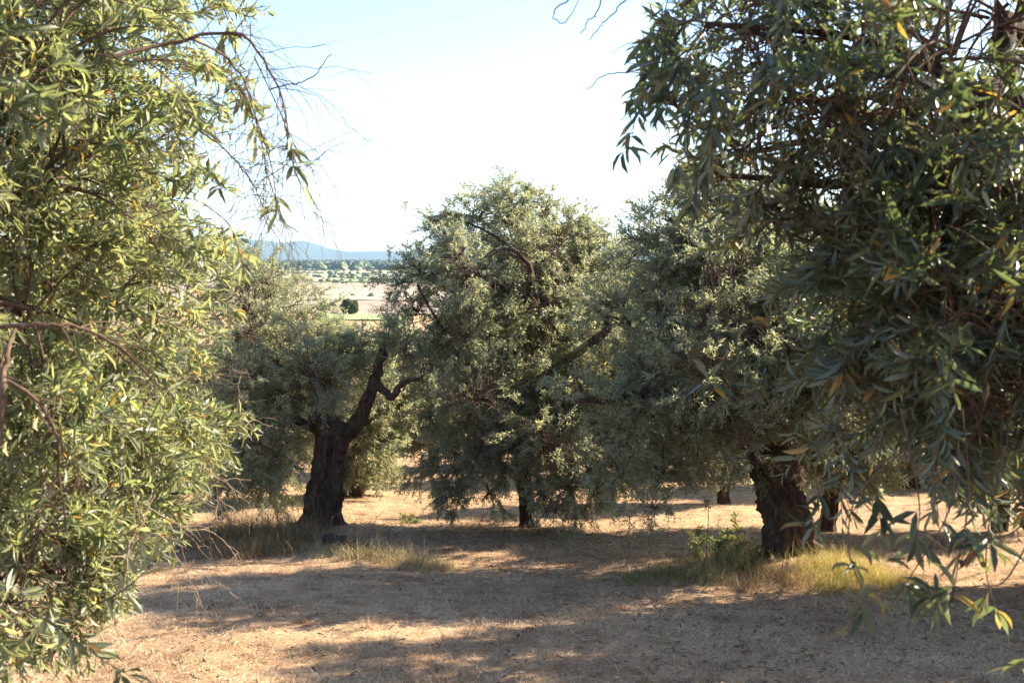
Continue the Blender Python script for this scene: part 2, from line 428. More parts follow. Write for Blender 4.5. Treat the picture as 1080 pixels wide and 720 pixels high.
def olive(label, base, trunk_pts, trunk_r, lobes, temps, total, g, hi=False, limbs=(), group=None, bark=None,
          droop=0.15, scale=1.0, yellow=0.02, flare=0.8, twig=0.0016, fork=None, auto=True, twigs=True, gnarl=0.29, leaf=None):
    base = np.asarray(base, float)
    root = empty('olive_tree', base, label, 'olive tree', group)
    if trunk_pts is not None:
        mb = MB(); trunk_mesh(mb, trunk_pts, trunk_r, g, flare=flare, gnarl=gnarl); mb.build('trunk', bark or BARK, root, base)
        fork = np.asarray(trunk_pts[-1], float) if fork is None else fork
    for (pts, r0, r1) in limbs:
        limb(root, pts, r0, r1, g, base, bark)
    joints = None
    if auto and len(lobes) > 12:
        C_ = np.array([l[0] for l in lobes]); k = 6
        dirs = unit(C_ - fork); cen = [dirs[0]]
        while len(cen) < k: cen.append(dirs[np.argmax(np.min([1 - dirs @ c for c in cen], axis=0))])
        cen = np.array(cen)
        for _ in range(8):
            own = np.argmax(dirs @ cen.T, axis=1)
            cen = np.array([unit(dirs[own == q].mean(0)) if (own == q).any() else cen[q] for q in range(k)])
        joints = {}
        for q in range(k):
            if not (own == q).any(): continue
            e = fork + (C_[own == q].mean(0) - fork) * .62 + np.array((0, 0, .12))
            c = limb(root, [fork - np.array((0, 0, .05)), fork + (e - fork) * .5 + np.array((0, 0, .18)) + g.normal(0, .06, 3), e], .075, .035, g, base, bark, 16, 12)
            for n_ in np.nonzero(own == q)[0]: joints[n_] = c[g.integers(9, 16)]
    mb = MB()
    w = np.array([l[1]**2.1 * (l[2] if len(l) > 2 else 1.0) for l in lobes]); w = w / w.sum()
    per = np.mean([len(t['L']) for t in temps])
    for li, (lb, wi) in enumerate(zip(lobes, w)):
        c, r = np.asarray(lb[0], float), lb[1]
        sq = lb[3] if len(lb) > 3 else (1, 1, 1)
        dp = lb[4] if len(lb) > 4 else droop
        if auto:
            src = joints[li] if joints else fork - np.array((0, 0, 0.03))
            mid = (src + c) / 2 + g.normal(0, 0.10, 3) * np.linalg.norm(c - src) + np.array((0, 0, 0.08))
            r0 = 0.018 + 0.018 * r if hi else 0.03 + 0.03 * r
            limb(root, [src, mid, c], r0, 0.007 if hi else 0.012, g, base, bark, 12, 8)
        fill_lobe(mb, g, c, r, temps, max(4, int(total * wi / per)), hi, dp, scale, yellow, sq, twig, twigs=twigs)
    mb.build('crown', [leaf or LEAF, TWIG], root, base)
    return root

def thicken(lobes, depth, seed):
    """crowns are as deep as they are wide: more boughs before and behind the middle ones"""
    g2 = rng(seed); cen = np.mean([l[0] for l in lobes], axis=0); out = list(lobes)
    for l in lobes:
        if l[1] < .42: continue
        for sg in (-1, 1):
            c = cen + (np.asarray(l[0]) - cen) * (.80, 1, .86) + np.array((g2.normal(0, .12), sg * depth * g2.uniform(.6, 1.1), g2.normal(-.04, .1)))
            out.append((c, l[1] * (.74 if sg < 0 else .88), l[2] * (.40 if sg < 0 else .6) * g2.uniform(.4, 1.5), l[3], l[4]))
    return out
# ------------------------------------------------------------------ where the trees stand
B_L = ground_px(338, 563)
B_C = ground_px(555, 559)
B_R = ground_px(830, 592)
MOUNDS += [(B_L[0] + 0.1, B_L[1] - 0.05, 0.9, 0.10), (B_R[0], B_R[1], 0.8, 0.10), (B_C[0], B_C[1], 0.6, 0.05)]
for b in (B_L, B_C, B_R): b[2] = float(zg(b[0], b[1]))
dL, dC, dR = B_L[1], B_C[1], B_R[1]
print('bases', B_L, B_C, B_R)

# ---- old leaning olive, left of the middle
g = rng(11)
root_base = B_L - np.array((0, 0, 0.06))
tp = [root_base, at(340, 530, dL), at(346, 495, dL), at(352, 462, dL), at(354, 446, dL)]
stub = [at(354, 462, dL), at(346, 450, dL - .05), at(335, 443, dL - .1), at(330, 439, dL - .1)]
arm = [at(352, 470, dL), at(366, 458, dL + .05), at(382, 438, dL + .1), at(392, 408, dL + .15), at(402, 378, dL + .1), at(408, 352, dL + .1)]
arm2 = [at(395, 400, dL + .15), at(412, 418, dL - .1), at(424, 405, dL - .2), at(446, 398, dL - .3)]
back = [at(354, 455, dL), at(340, 420, dL + .4), at(318, 380, dL + .7), at(290, 350, dL + .9)]
left = [at(350, 465, dL), at(325, 448, dL + .2), at(296, 440, dL + .3), at(270, 445, dL + .2)]
L = lambda px, py, d, r, w=1.0, sq=(1, 1, 1), dp=0.15: (at(px, py, d), r, w, sq, dp)
lob = [L(345, 385, dL + .3, .62), L(296, 358, dL + .8, .62), L(262, 330, dL + .7, .70, .9), L(250, 385, dL + .6, .68), L(290, 415, dL + .1, .62),
       L(265, 455, dL + .2, .62, 1, (1, 1, 1.0), .5), L(300, 480, dL + .3, .50, 1, (1, 1, 1), .6), L(245, 500, dL + .4, .45, 1, (1, 1, 1), .7), L(285, 515, dL + .5, .38, .8, (1, 1, 1), .8),
       L(372, 390, dL + 1.0, .42, .6), L(428, 362, dL + .4, .40, .8), L(408, 358, dL - .05, .22, .9), L(432, 375, dL - .3, .24, .7), L(450, 385, dL + .1, .34, .7, (1, 1, 1), .3), L(395, 392, dL + .7, .30, .6),
       L(340, 400, dL + .9, .44, .7), L(240, 300, dL + 1.0, .42, .6), L(285, 300, dL + .9, .36, .5)]
olive('old olive tree with thick leaning trunk and a bare dark limb rising right', root_base, tp, [.24, .21, .19, .185, .15], thicken(lob, .9, 1), T_MID, 135000, g,
      limbs=[(stub, .11, .075), (arm, .12, .04), (arm2, .055, .02), (back, .09, .03), (left, .08, .025),
             ([back[-1], at(265, 335, dL + .9), at(250, 310, dL + 1)], .03, .012), ([left[-1], at(255, 480, dL + .2), at(248, 505, dL + .4)], .025, .01)],
      auto=False, flare=1.15, yellow=0.02)

# ---- middle olive
g = rng(22)
bC = B_C - np.array((0, 0, 0.05))
tp = [bC, at(555, 535, dC), at(553, 500, dC), at(556, 460, dC), at(560, 430, dC)]
fk = at(560, 430, dC)
lob = [L(545, 245, dC, .60), L(505, 232, dC + .1, .40, .6, (1.5, 1, .7), 0), L(452, 238, dC - .2, .24, .7, (1.4, 1, .8), .1), L(590, 255, dC + .3, .55), L(625, 290, dC + .4, .50),
       L(540, 218, dC, .28, .8, (1, .9, 1.1), -.1), L(600, 240, dC + .2, .34, .9), L(640, 282, dC + .3, .34, .9), L(500, 228, dC, .30, .8), L(468, 245, dC - .1, .24, .8), L(575, 222, dC + .1, .28, .7), 
       L(500, 290, dC - .2, .58), L(445, 292, dC - .3, .40, .9), L(420, 300, dC - .3, .22, .7), L(560, 310, dC + .2, .70), L(625, 345, dC + .3, .60),
       L(500, 355, dC - .3, .66), L(470, 325, dC - .1, .42), L(570, 380, dC - .2, .75), L(635, 405, dC + .1, .60), L(500, 420, dC - .4, .66, 1, (1, 1, 1), .3), L(565, 450, dC - .5, .66, 1, (1, 1, 1), .4),
       L(620, 470, dC - .1, .62, 1, (1, 1, 1), .45), L(490, 480, dC - .4, .52, 1, (1, 1, 1), .6), L(530, 492, dC - .5, .40, 1, (1, 1, 1), .6), L(600, 515, dC - .3, .42, 1, (1, 1, 1), .8),
       L(480, 520, dC - .4, .26, .9, (1, 1, 1), .9), L(515, 520, dC - .4, .24, .9, (1, 1, 1), .9), L(575, 525, dC - .7, .24, .9, (1, 1, 1), .9), L(650, 505, dC - .1, .36, .9, (1, 1, 1), .8), L(655, 320, dC + .4, .36, .9), L(650, 280, dC + .4, .30, .8), L(655, 370, dC + .2, .42), L(665, 430, dC + .1, .44), L(670, 480, dC, .40, .9, (1, 1, 1), .6), L(545, 472, dC - .8, .34, 1, (1, 1, 1), .6), L(575, 475, dC - .5, .34, 1, (1, 1, 1), .6), L(520, 470, dC - .6, .36, 1, (1, 1, 1), .6), L(625, 520, dC - .3, .3, 1, (1, 1, 1), .8), L(470, 505, dC - .3, .34, 1, (1, 1, 1), .8), L(440, 330, dC - .2, .32, .8), L(455, 440, dC - .3, .34, .8, (1, 1, 1), .4), L(450, 490, dC - .2, .28, .8, (1, 1, 1), .7)]
olive('rounded olive tree with a slim short trunk standing in the middle of the grove', bC, tp, [.09, .085, .08, .085, .08], thicken(lob, 1.0, 2), T_MID, 285000, g,
      limbs=[([fk, at(575, 400, dC + .1), at(605, 375, dC - .3), at(636, 352, dC - .9), at(640, 338, dC - 1.0), at(615, 316, dC - 1.1), at(596, 310, dC - 1.1)], .07, .03),
             ([fk, at(535, 385, dC), at(545, 335, dC - .4), at(560, 295, dC - .9), at(548, 268, dC - 1.05), at(530, 262, dC - 1.05)], .055, .02),
             ([at(552, 330, dC - .3), at(525, 300, dC - .4), at(495, 315, dC - .45)], .035, .015),
             ([at(548, 268, dC - .5), at(515, 245, dC - .4), at(480, 232, dC - .3), at(445, 235, dC - .25)], .02, .007),
             ([fk, at(520, 410, dC - .2), at(480, 370, dC - .3), at(440, 300, dC - .3)], .05, .012),
             ([fk, at(590, 440, dC - .1), at(630, 455, dC - .1), at(655, 480, dC)], .05, .015)],
      auto=False, flare=0.9)

# ---- big dark olive right of the middle
g = rng(33)
bR = B_R - np.array((0, 0, 0.06))
tp = [bR, at(830, 565, dR), at(828, 530, dR), at(820, 498, dR), at(808, 470, dR)]
fk = at(810, 478, dR)
lob = [L(740, 235, dR + .2, .46), L(775, 260, dR + .2, .52), L(720, 275, dR, .50), L(690, 262, dR + .1, .34, .9), L(745, 212, dR + .2, .30, .8), L(800, 235, dR + .3, .45), L(705, 232, dR + .1, .24, .8), L(770, 215, dR + .2, .3, .8),
       L(700, 330, dR - .2, .52), L(755, 330, dR, .62), L(815, 320, dR + .1, .62), L(700, 390, dR - .3, .46), L(750, 390, dR - .2, .55), L(810, 385, dR, .62), L(690, 440, dR - .3, .40, 1, (1, 1, 1), .5),
       L(730, 460, dR - .1, .42, .9, (1, 1, 1), .6), L(700, 500, dR - .2, .34, .8, (1, 1, 1), .8), L(660, 470, dR - .5, .36, .8, (1, 1, 1), .7), L(640, 425, dR - .65, .22, .9, (1.3, 1, .9), .5), L(612, 412, dR - .5, .2, .9), L(690, 425, dR - .75, .28, .8, (1, 1, 1), .5), L(765, 430, dR - .5, .40, .9, (1, 1, 1), .5), L(800, 430, dR - .5, .38, .8, (1, 1, 1), .5), L(845, 430, dR - .3, .40, .8, (1, 1, 1), .5), L(765, 470, dR + .5, .42, .7, (1, 1, 1), .6),
       L(870, 300, dR + .1, .65), L(925, 340, dR, .65), L(880, 380, dR - .2, .60), L(960, 410, dR, .60, 1, (1, 1, 1), .3), L(900, 440, dR + .2, .50, .9, (1, 1, 1), .5), L(860, 250, dR + .4, .50), L(655, 500, dR - .6, .22, .8, (1, 1, 1), 1.0), L(690, 535, dR - .6, .18, .6, (1, 1, 1), 1.2)]
olive('large shaded olive tree whose stout trunk rises from green and yellow grass', bR, tp, [.225, .20, .195, .205, .18], thicken(lob, 1.0, 3), T_MID, 265000, g,
      limbs=[([at(818, 500, dR), at(790, 465, dR - .1), at(755, 430, dR - .3), at(735, 420, dR - .35), at(690, 415, dR - .45), at(655, 418, dR - .5), at(618, 424, dR - .55), at(600, 418, dR - .5)], .115, .014),
             ([fk, at(812, 430, dR), at(790, 370, dR - .1), at(760, 310, dR), at(745, 250, dR + .2)], .12, .02),
             ([fk, at(835, 430, dR), at(870, 370, dR), at(910, 340, dR)], .12, .03),
             ([at(735, 420, dR - .35), at(715, 370, dR - .3), at(700, 300, dR - .1)], .05, .012),
             ([at(812, 430, dR), at(830, 350, dR + .1), at(830, 280, dR + .2)], .07, .015),
             ([at(870, 370, dR), at(930, 410, dR), at(960, 440, dR)], .05, .015)],
      auto=False, flare=1.1)

# ------------------------------------------------------------------ near trees that frame the view
def LR(px, py, d, r, w=1.0, sq=(1, 1, 1), dp=0.15):
    if px < 960 and py > 230: px += 95; r *= .88
    elif px < 780: px += 45
    elif px < 900: px += 30
    if py > 420: py -= 78; r *= .85
    if py < 235: w *= .34
    elif py > 320: w *= .6
    d *= 1.08; r *= 1.06
    return (at(px, py, d), r * .76, w, sq, dp * .35)
def LN(px, py, d, r, w=1.0, sq=(1, 1, 1), dp=0.15):
    if py > 500: w *= 1.7
    if px > 90 and py < 250: w *= .42
    if px > 110 and py > 280: px -= 26
    if px > 110 and py < 250: px -= 22
    d *= 1.22; r *= 1.12
    return (at(px, py, d), r * .78, w, sq, dp * .5)
g = rng(44)
bx, by = -3.5, 4.0
bFL = np.array((bx, by, float(zg(bx, by)) - 0.06))
tp = [bFL, bFL + (0.05, 0, .5), bFL + (0.14, 0.02, .95), bFL + (.20, .03, 1.3)]
fkL = tp[-1]
lobL = [LN(40, 60, 2.5, .55, 1, (1, 1, 1), .55), LN(-60, 130, 2.2, .5, .8, (1, 1, 1), .5), LN(120, 70, 3.0, .52, .8, (1, 1, 1), .35), LN(55, 190, 2.6, .50, 1, (1, 1, 1), .45), LN(140, 200, 3.3, .48, .8, (1, 1, 1), .3), LN(175, 95, 3.4, .28, .25, (1, 1, 1), .3),
        LN(20, 330, 2.5, .50, 1, (1, 1, 1), .4), LN(105, 330, 3.0, .50, 1, (1, 1, 1), .3), LN(165, 310, 3.7, .45, .9, (1, 1, 1), .25), LN(205, 340, 4.2, .36, .6, (1, 1, 1), .2),
        LN(40, 455, 2.6, .46, .9, (1, 1, 1), .5), LN(120, 450, 3.1, .45, .85, (1, 1, 1), .45), LN(185, 430, 3.8, .42, .8, (1, 1, 1), .35), LN(205, 480, 4.1, .26, .5, (1, 1, 1), .6),
        LN(30, 560, 2.5, .38, .7, (1, 1, 1), .75), LN(95, 535, 2.9, .34, .65, (1, 1, 1), .7), LN(150, 510, 3.5, .30, .5, (1, 1, 1), .6), LN(15, 640, 2.3, .26, .55, (1, 1, 1), .8), LN(70, 625, 2.5, .22, .5, (1, 1, 1), .8),
        LN(-120, 300, 2.6, .6, .7), LN(-150, 480, 2.8, .55, .5), LN(-120, 30, 3.0, .7, .6), LN(60, -60, 3.1, .65, .6), LN(-300, 150, 3.6, .8, .5), LN(-260, 420, 4.2, .7, .4), LN(-60, 250, 4.4, .8, .5), LN(40, 250, 4.3, .7, .5), LN(30, 420, 4.3, .6, .5), LN(100, 400, 4.2, .5, .4), LN(60, 110, 4.3, .7, .4)]
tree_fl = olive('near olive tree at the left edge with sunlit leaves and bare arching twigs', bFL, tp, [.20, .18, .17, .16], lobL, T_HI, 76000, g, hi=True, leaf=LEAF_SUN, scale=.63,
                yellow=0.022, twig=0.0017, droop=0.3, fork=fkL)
def bare_twig(root, pts, r0, r1, n_side, g, origin, length=0.22, mat=TWIG, sag=0.5, spread=0.8):
    mb = MB()
    c = spline(pts, 24); c[1:-1] += np.cumsum(g.normal(0, .0022, (22, 3)), 0) * np.hanning(22)[:, None] + g.normal(0, .0016, (22, 3))
    v, f = tubes(c[None], np.linspace(r0, r1, 24)[None], 6); mb.add(v, f, 0, .5)
    if n_side:
        i = g.integers(5, 24, n_side)
        o = c[i]; tg = unit(np.gradient(c, axis=0))[i]
        d = unit(tg * 0.7 + g.normal(0, spread * 0.6, (n_side, 3)))
        ln = length * g.uniform(.4, 1.2, n_side)
        e = o + d * ln[:, None] - np.array((0, 0, sag)) * ln[:, None]
        m = o + d * ln[:, None] * .55 + np.array((0, 0, .04)) * ln[:, None] + g.normal(0, .03, (n_side, 3)) * ln[:, None]
        p = bezier(o, m, e, 7)
        p[:, 1:] += np.cumsum(g.normal(0, .035, (n_side, 6, 3)), 1) * ln[:, None, None]
        v, f = tubes(p, np.linspace(1, .45, 7)[None] * max(r1 * .9, .0011), 4); mb.add(v, f, 0, .5)
        k = n_side * 2
        a = g.integers(0, n_side, k); b = g.integers(2, 7, k); o = p[a, b]
        d = unit(g.normal(0, .7, (k, 3)) + unit(e - o.reshape(k, 3) * 0 - m)[a] * .8 if False else g.normal(0, .6, (k, 3)) + unit(e - m)[a])
        ln2 = length * g.uniform(.2, .55, k)
        e2 = o + d * ln2[:, None] - np.array((0, 0, .2)) * ln2[:, None]
        p2 = bezier(o, (o + e2) / 2 + g.normal(0, .02, (k, 3)) * 1.0 * length, e2, 5)
        v, f = tubes(p2, np.linspace(1, .5, 5)[None] * max(r1 * .6, .0008), 3); mb.add(v, f, 0, .5)
    return mb.build('bare_twig', mat, root, origin)
d0 = 2.7
bare_twig(tree_fl, [at(120, 60, d0 - .1), at(180, 45, d0), at(215, 36, d0), at(248, 38, d0), at(272, 68, d0), at(290, 100, d0), at(305, 150, d0 + .05), at(312, 185, d0 + .05)], .006, .0014, 64, g, bFL, .26, TWIG, .1, 1.3)
bare_twig(tree_fl, [at(200, 40, d0), at(240, 62, d0 + .1), at(262, 95, d0 + .1), at(275, 140, d0 + .15), at(285, 190, d0 + .2), at(300, 235, d0 + .2)], .004, .0012, 48, g, bFL, .24, TWIG, .15, 1.3)
bare_twig(tree_fl, [at(285, 95, d0), at(310, 86, d0 - .05), at(332, 72, d0 - .1), at(350, 57, d0 - .1)], .0022, .0012, 0, g, bFL)
bare_twig(tree_fl, [at(200, 130, d0 + .4), at(245, 165, d0 + .4), at(270, 195, d0 + .4), at(280, 232, d0 + .4)], .003, .0011, 30, g, bFL, .2, TWIG, .2, 1.3)
bare_twig(tree_fl, [at(0, 345, 2.1), at(45, 342, 2.1), at(85, 348, 2.15), at(130, 372, 2.2), at(165, 405, 2.25)], .006, .0022, 10, g, bFL, .2)
bare_twig(tree_fl, [at(-10, 395, 2.2), at(30, 415, 2.2), at(55, 450, 2.25), at(62, 500, 2.3), at(70, 560, 2.3)], .006, .002, 10, g, bFL, .2)
bare_twig(tree_fl, [at(-5, 470, 2.1), at(4, 420, 2.1), at(8, 380, 2.15), at(15, 345, 2.2)], .009, .004, 0, g, bFL)
for pts in ([(120, 590, 2.6), (165, 560, 2.6), (190, 590, 2.65), (212, 635, 2.65)], [(150, 530, 3.2), (190, 555, 3.2), (225, 563, 3.25), (243, 578, 3.3)],
            [(160, 500, 3.4), (210, 495, 3.4), (240, 510, 3.4)], [(170, 530, 3.3), (225, 535, 3.3), (260, 548, 3.3)],
            [(190, 420, 3.9), (230, 432, 3.9), (262, 440, 3.9), (280, 448, 3.9)], [(190, 400, 3.9), (225, 395, 3.9), (265, 398, 3.9)],
            [(128, 640, 2.5), (135, 590, 2.5), (150, 555, 2.55), (160, 520, 2.6)]):
    bare_twig(tree_fl, [at(*p) for p in pts], .0024, .0012, 7, g, bFL, .12, DRYTWIG, .2)
def sprig(root, pts, g, origin, n, leaf_scale=1.0, yellow=0.03, r=.0016, start=2, name='leafy_sprig', leaf=None):
    """one hanging twig with leaves along its lower part"""
    mb = MB(); c = spline(pts, 20)
    v, f = tubes(c[None], np.linspace(r * 1.3, r * .6, 20)[None], 5); mb.add(v, f, 1, .5)
    i = g.integers(start, 20, n); tg = unit(np.gradient(c, axis=0))[i]
    d = unit(tg * .8 + g.normal(0, .55, (n, 3)))
    place_sprays(mb, g, [SINGLE], c[i], d, np.full(n, leaf_scale), True, .0008, yellow, 3, True)
    return mb.build(name, [leaf or LEAF, TWIG], root, origin)
SINGLE = dict(P=np.array([(.012, 0, 0), (.012, 0, 0.0)]), D=unit(np.array([(1, .5, 0), (1, -.5, 0.1)])), N=np.array([(0, 0, 1.0), (0, .1, 1)]), L=np.array((.066, .06)), W=np.array((.0145, .0135)),
              paths=np.array([np.linspace((0, 0, 0), (.014, 0, 0), 4)]))
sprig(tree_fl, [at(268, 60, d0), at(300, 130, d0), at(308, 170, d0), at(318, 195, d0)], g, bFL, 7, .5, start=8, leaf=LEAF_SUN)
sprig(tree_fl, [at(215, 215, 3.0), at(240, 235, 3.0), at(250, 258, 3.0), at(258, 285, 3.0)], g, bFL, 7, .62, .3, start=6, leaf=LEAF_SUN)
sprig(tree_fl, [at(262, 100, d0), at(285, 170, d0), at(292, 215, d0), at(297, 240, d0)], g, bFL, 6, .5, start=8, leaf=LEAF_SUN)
for pts in ([(175, 20, 3.0), (205, 45, 3.0), (225, 80, 3.0), (232, 120, 3.0)], [(150, 60, 3.1), (190, 95, 3.1), (212, 140, 3.1), (225, 190, 3.1)], [(225, -10, 2.9), (240, 20, 2.9), (238, 45, 2.9)], [(160, 150, 3.2), (205, 175, 3.2), (235, 200, 3.2)],
            [(170, 240, 3.3), (205, 240, 3.3), (232, 262, 3.3)], [(240, 75, 2.8), (262, 110, 2.8), (270, 150, 2.8)], [(190, 300, 3.6), (225, 310, 3.6), (248, 330, 3.6)], [(120, 0, 2.9), (160, 10, 2.9), (200, 15, 2.9), (228, 5, 2.9)]):
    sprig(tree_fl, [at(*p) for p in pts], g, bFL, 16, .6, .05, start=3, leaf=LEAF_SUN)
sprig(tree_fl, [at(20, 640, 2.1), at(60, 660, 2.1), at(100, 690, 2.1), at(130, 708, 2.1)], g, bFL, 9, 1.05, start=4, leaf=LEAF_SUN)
sprig(tree_fl, [at(95, 640, 2.3), at(125, 625, 2.3), at(150, 605, 2.3), at(165, 590, 2.3)], g, bFL, 9, .9, start=4, leaf=LEAF_SUN)

g = rng(55)
bx, by = 2.75, 3.15
bFR = np.array((bx, by, float(zg(bx, by)) - 0.06))
tp = [bFR, bFR + (-.05, 0, .5), bFR + (-.12, 0.02, 1.0), bFR + (-.22, .03, 1.45)]
fkR = tp[-1]
lobR = [LR(800, -20, 2.4, .46, .75, (1, 1, 1), .5), LR(740, 30, 2.4, .28, .6, (1, 1, 1), .6), LR(700, 25, 2.3, .18, .6, (1.2, 1, 1), .8), LR(880, 40, 2.3, .46, .8, (1, 1, 1), .4), LR(800, 95, 2.4, .38, .75, (1, 1, 1), .4),
        LR(745, 160, 2.5, .24, .6, (1.3, 1, .8), .45), LR(715, 185, 2.5, .15, .5, (1.4, 1, .8), .3), LR(985, 60, 2.2, .48, .9), LR(1060, 30, 2.3, .5, .9), LR(900, 160, 2.3, .44, .85, (1, 1, 1), .3), LR(820, 195, 2.5, .32, .7, (1, 1, 1), .4),
        LR(990, 180, 2.2, .48, 1.0), LR(1060, 200, 2.1, .45, 1.0), LR(905, 260, 2.3, .42, 1.05, (1, 1, 1), .4), LR(850, 275, 2.5, .32, .85, (1, 1, 1), .4), LR(985, 300, 2.2, .46, 1.15, (1, 1, 1), .4), LR(1070, 320, 2.2, .48, 1.15),
        LR(850, 340, 2.5, .26, .85, (1, 1, 1), .4), LR(915, 360, 2.3, .40, 1.15, (1, 1, 1), .5), LR(1000, 400, 2.2, .42, 1.15, (1, 1, 1), .6), LR(1070, 430, 2.1, .40, 1.15, (1, 1, 1), .6), LR(870, 420, 2.5, .28, 1.0, (1, 1, 1), .6),
        LR(940, 450, 2.2, .28, 1.0, (1, 1, 1), .8), LR(835, 405, 2.6, .16, .7, (1, 1, 1), .5), LR(1020, 480, 2.1, .22, .7, (1, 1, 1), .9), LR(890, 480, 2.4, .18, .6, (1, 1, 1), .9), LR(1090, 480, 2.2, .25, .6, (1, 1, 1), .8),
        LR(1050, 280, 3.4, .8, 1.2), LR(950, 300, 3.6, .65, 1.0), LR(1020, 420, 3.5, .55, .8, (1, 1, 1), .4), LR(1180, 150, 2.8, .7, .6), LR(1250, 380, 3.2, .8, .6), LR(1120, -80, 3.2, .6, .4), LR(1300, 100, 4.0, .7, .5), LR(1150, 330, 4.3, .8, .6), LR(900, 380, 3.4, .4, .7, (1, 1, 1), .4)]
for dx, dy, dz, r_ in ((.3, .1, 2.1, .55), (.9, .5, 2.3, .6), (.5, 1.0, 2.2, .55), (.3, -.7, 2.0, .55), (1.2, -.5, 1.7, .6), (1.3, .7, 1.6, .6), (.8, -1.1, 1.5, .5), (.1, .5, 2.6, .5)):
    lobR.append((bFR + (dx, dy, dz), r_, .8, (1, 1, 1), .15))
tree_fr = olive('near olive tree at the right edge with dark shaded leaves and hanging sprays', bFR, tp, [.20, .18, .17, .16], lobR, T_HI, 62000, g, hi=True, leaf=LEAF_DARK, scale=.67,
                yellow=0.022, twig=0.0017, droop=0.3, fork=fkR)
for pts, n, s in (([(960, 470, 2.0), (905, 520, 1.95), (895, 580, 1.9), (910, 625, 1.9), (900, 655, 1.9)], 9, .95), ([(1010, 470, 2.0), (1000, 540, 2.0), (965, 600, 2.0), (935, 645, 2.0)], 2, .7),
                  ([(1090, 560, 1.9), (1060, 612, 1.9), (1030, 618, 1.9), (1000, 626, 1.9), (982, 632, 1.9)], 10, .95), ([(950, 430, 2.0), (965, 500, 2.0), (970, 545, 2.0), (962, 575, 2.0)], 6, .8),
                  ([(1015, 430, 2.0), (1022, 520, 2.0), (1012, 585, 2.0), (1005, 630, 2.0)], 3, .8), ([(870, 450, 2.3), (860, 500, 2.3), (868, 540, 2.3), (845, 560, 2.3)], 8, .8), ([(1095, 650, 2.0), (1085, 690, 2.0), (1075, 700, 2.0)], 5, .6),
                  ([(1060, 470, 2.0), (1045, 540, 2.0), (1040, 600, 2.0), (1050, 640, 2.0)], 9, .9), ([(845, 390, 2.5), (800, 420, 2.5), (765, 415, 2.5), (745, 400, 2.5)], 8, .85), ([(850, 370, 2.5), (810, 345, 2.5), (775, 350, 2.5)], 7, .85), 
                  ([(985, 430, 2.1), (985, 500, 2.1), (990, 545, 2.1)], 8, .9), ([(1100, 520, 2.0), (1070, 560, 2.0), (1030, 570, 2.0)], 8, .9), ([(930, 460, 2.1), (925, 510, 2.1), (930, 560, 2.1)], 7, .85)):
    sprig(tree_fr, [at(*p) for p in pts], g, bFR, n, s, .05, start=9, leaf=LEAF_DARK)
for pts in ([(690, -20, 2.3), (660, 0, 2.3), (640, 20, 2.3), (622, 42, 2.3)], [(650, -30, 2.3), (610, -5, 2.3), (592, 15, 2.3), (598, 26, 2.3), (610, 0, 2.3)], [(640, -20, 2.3), (628, 10, 2.3), (612, 36, 2.3)],
            [(760, 40, 2.4), (690, 70, 2.4), (640, 82, 2.4), (618, 95, 2.4)], [(790, 70, 2.4), (730, 90, 2.4), (725, 120, 2.4)]):
    bare_twig(tree_fr, [at(*p) for p in pts], .0022, .0011, 0, g, bFR)
for i in range(36):
    px = g.uniform(670, 1000); py = g.uniform(-30, 150) * (1 if px > 720 else .55); d = g.uniform(2.2, 3.2); ln = g.uniform(45, 110); dx = g.normal(-22, 22)
    pts = [at(px - dx * .3, py - 20, d), at(px, py, d), at(px + dx * .6, py + ln * .5, d), at(px + dx, py + ln, d + g.normal(0, .05))]
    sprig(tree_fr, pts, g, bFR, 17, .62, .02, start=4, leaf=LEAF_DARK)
bare_twig(tree_fr, [at(1000, 115, 2.3), at(920, 105, 2.3), at(870, 103, 2.35), at(830, 108, 2.4)], .007, .002, 14, g, bFR, .25)
bare_twig(tree_fr, [at(1000, 140, 2.25), at(940, 125, 2.3), at(880, 122, 2.35), at(840, 130, 2.4)], .006, .002, 14, g, bFR, .25)
limb(tree_fr, [fkR, at(1100, 60, 2.7), at(1060, 85, 2.4), at(1040, 120, 2.3), at(1020, 170, 2.25)], .035, .010, g, bFR)
limb(tree_fr, [fkR, at(1090, 120, 2.8), at(1010, 130, 2.6), at(960, 160, 2.5), at(925, 175, 2.4)], .024, .006, g, bFR)

# dried fruit on the hanging strands
FRUIT = simple('dried_olive', (0.06, 0.012, 0.012), 0.35)
for px, py in ((995, 572), (1015, 594)):
    c = at(px, py, 1.98)
    mb = MB(); u = np.linspace(0, np.pi, 9); w = np.arange(12) / 12 * 2 * np.pi
    v = np.stack((np.sin(u)[:, None] * np.cos(w) * .0055, np.sin(u)[:, None] * np.sin(w) * .0055, np.cos(u)[:, None] * np.ones(12) * .0075), -1) + c
    i = np.arange(8)[:, None] * 12; j = np.arange(12)[None]; f = np.stack(np.broadcast_arrays(i + j, i + 12 + j, i + 12 + (j + 1) % 12, i + (j + 1) % 12), -1).reshape(-1, 4)
    mb.add(v.reshape(-1, 3), f, 0, .5)
    top = c + np.array((0, 0, .007)); k = np.stack([top, top + (.004, 0, .02), top + (.002, 0, .12)])
    v, f = tubes(k[None], np.full((1, 3), .0007), 4); mb.add(v, f, 1, .5)
    mb.build('olive_fruit', [FRUIT, TWIG], tree_fr, bFR)

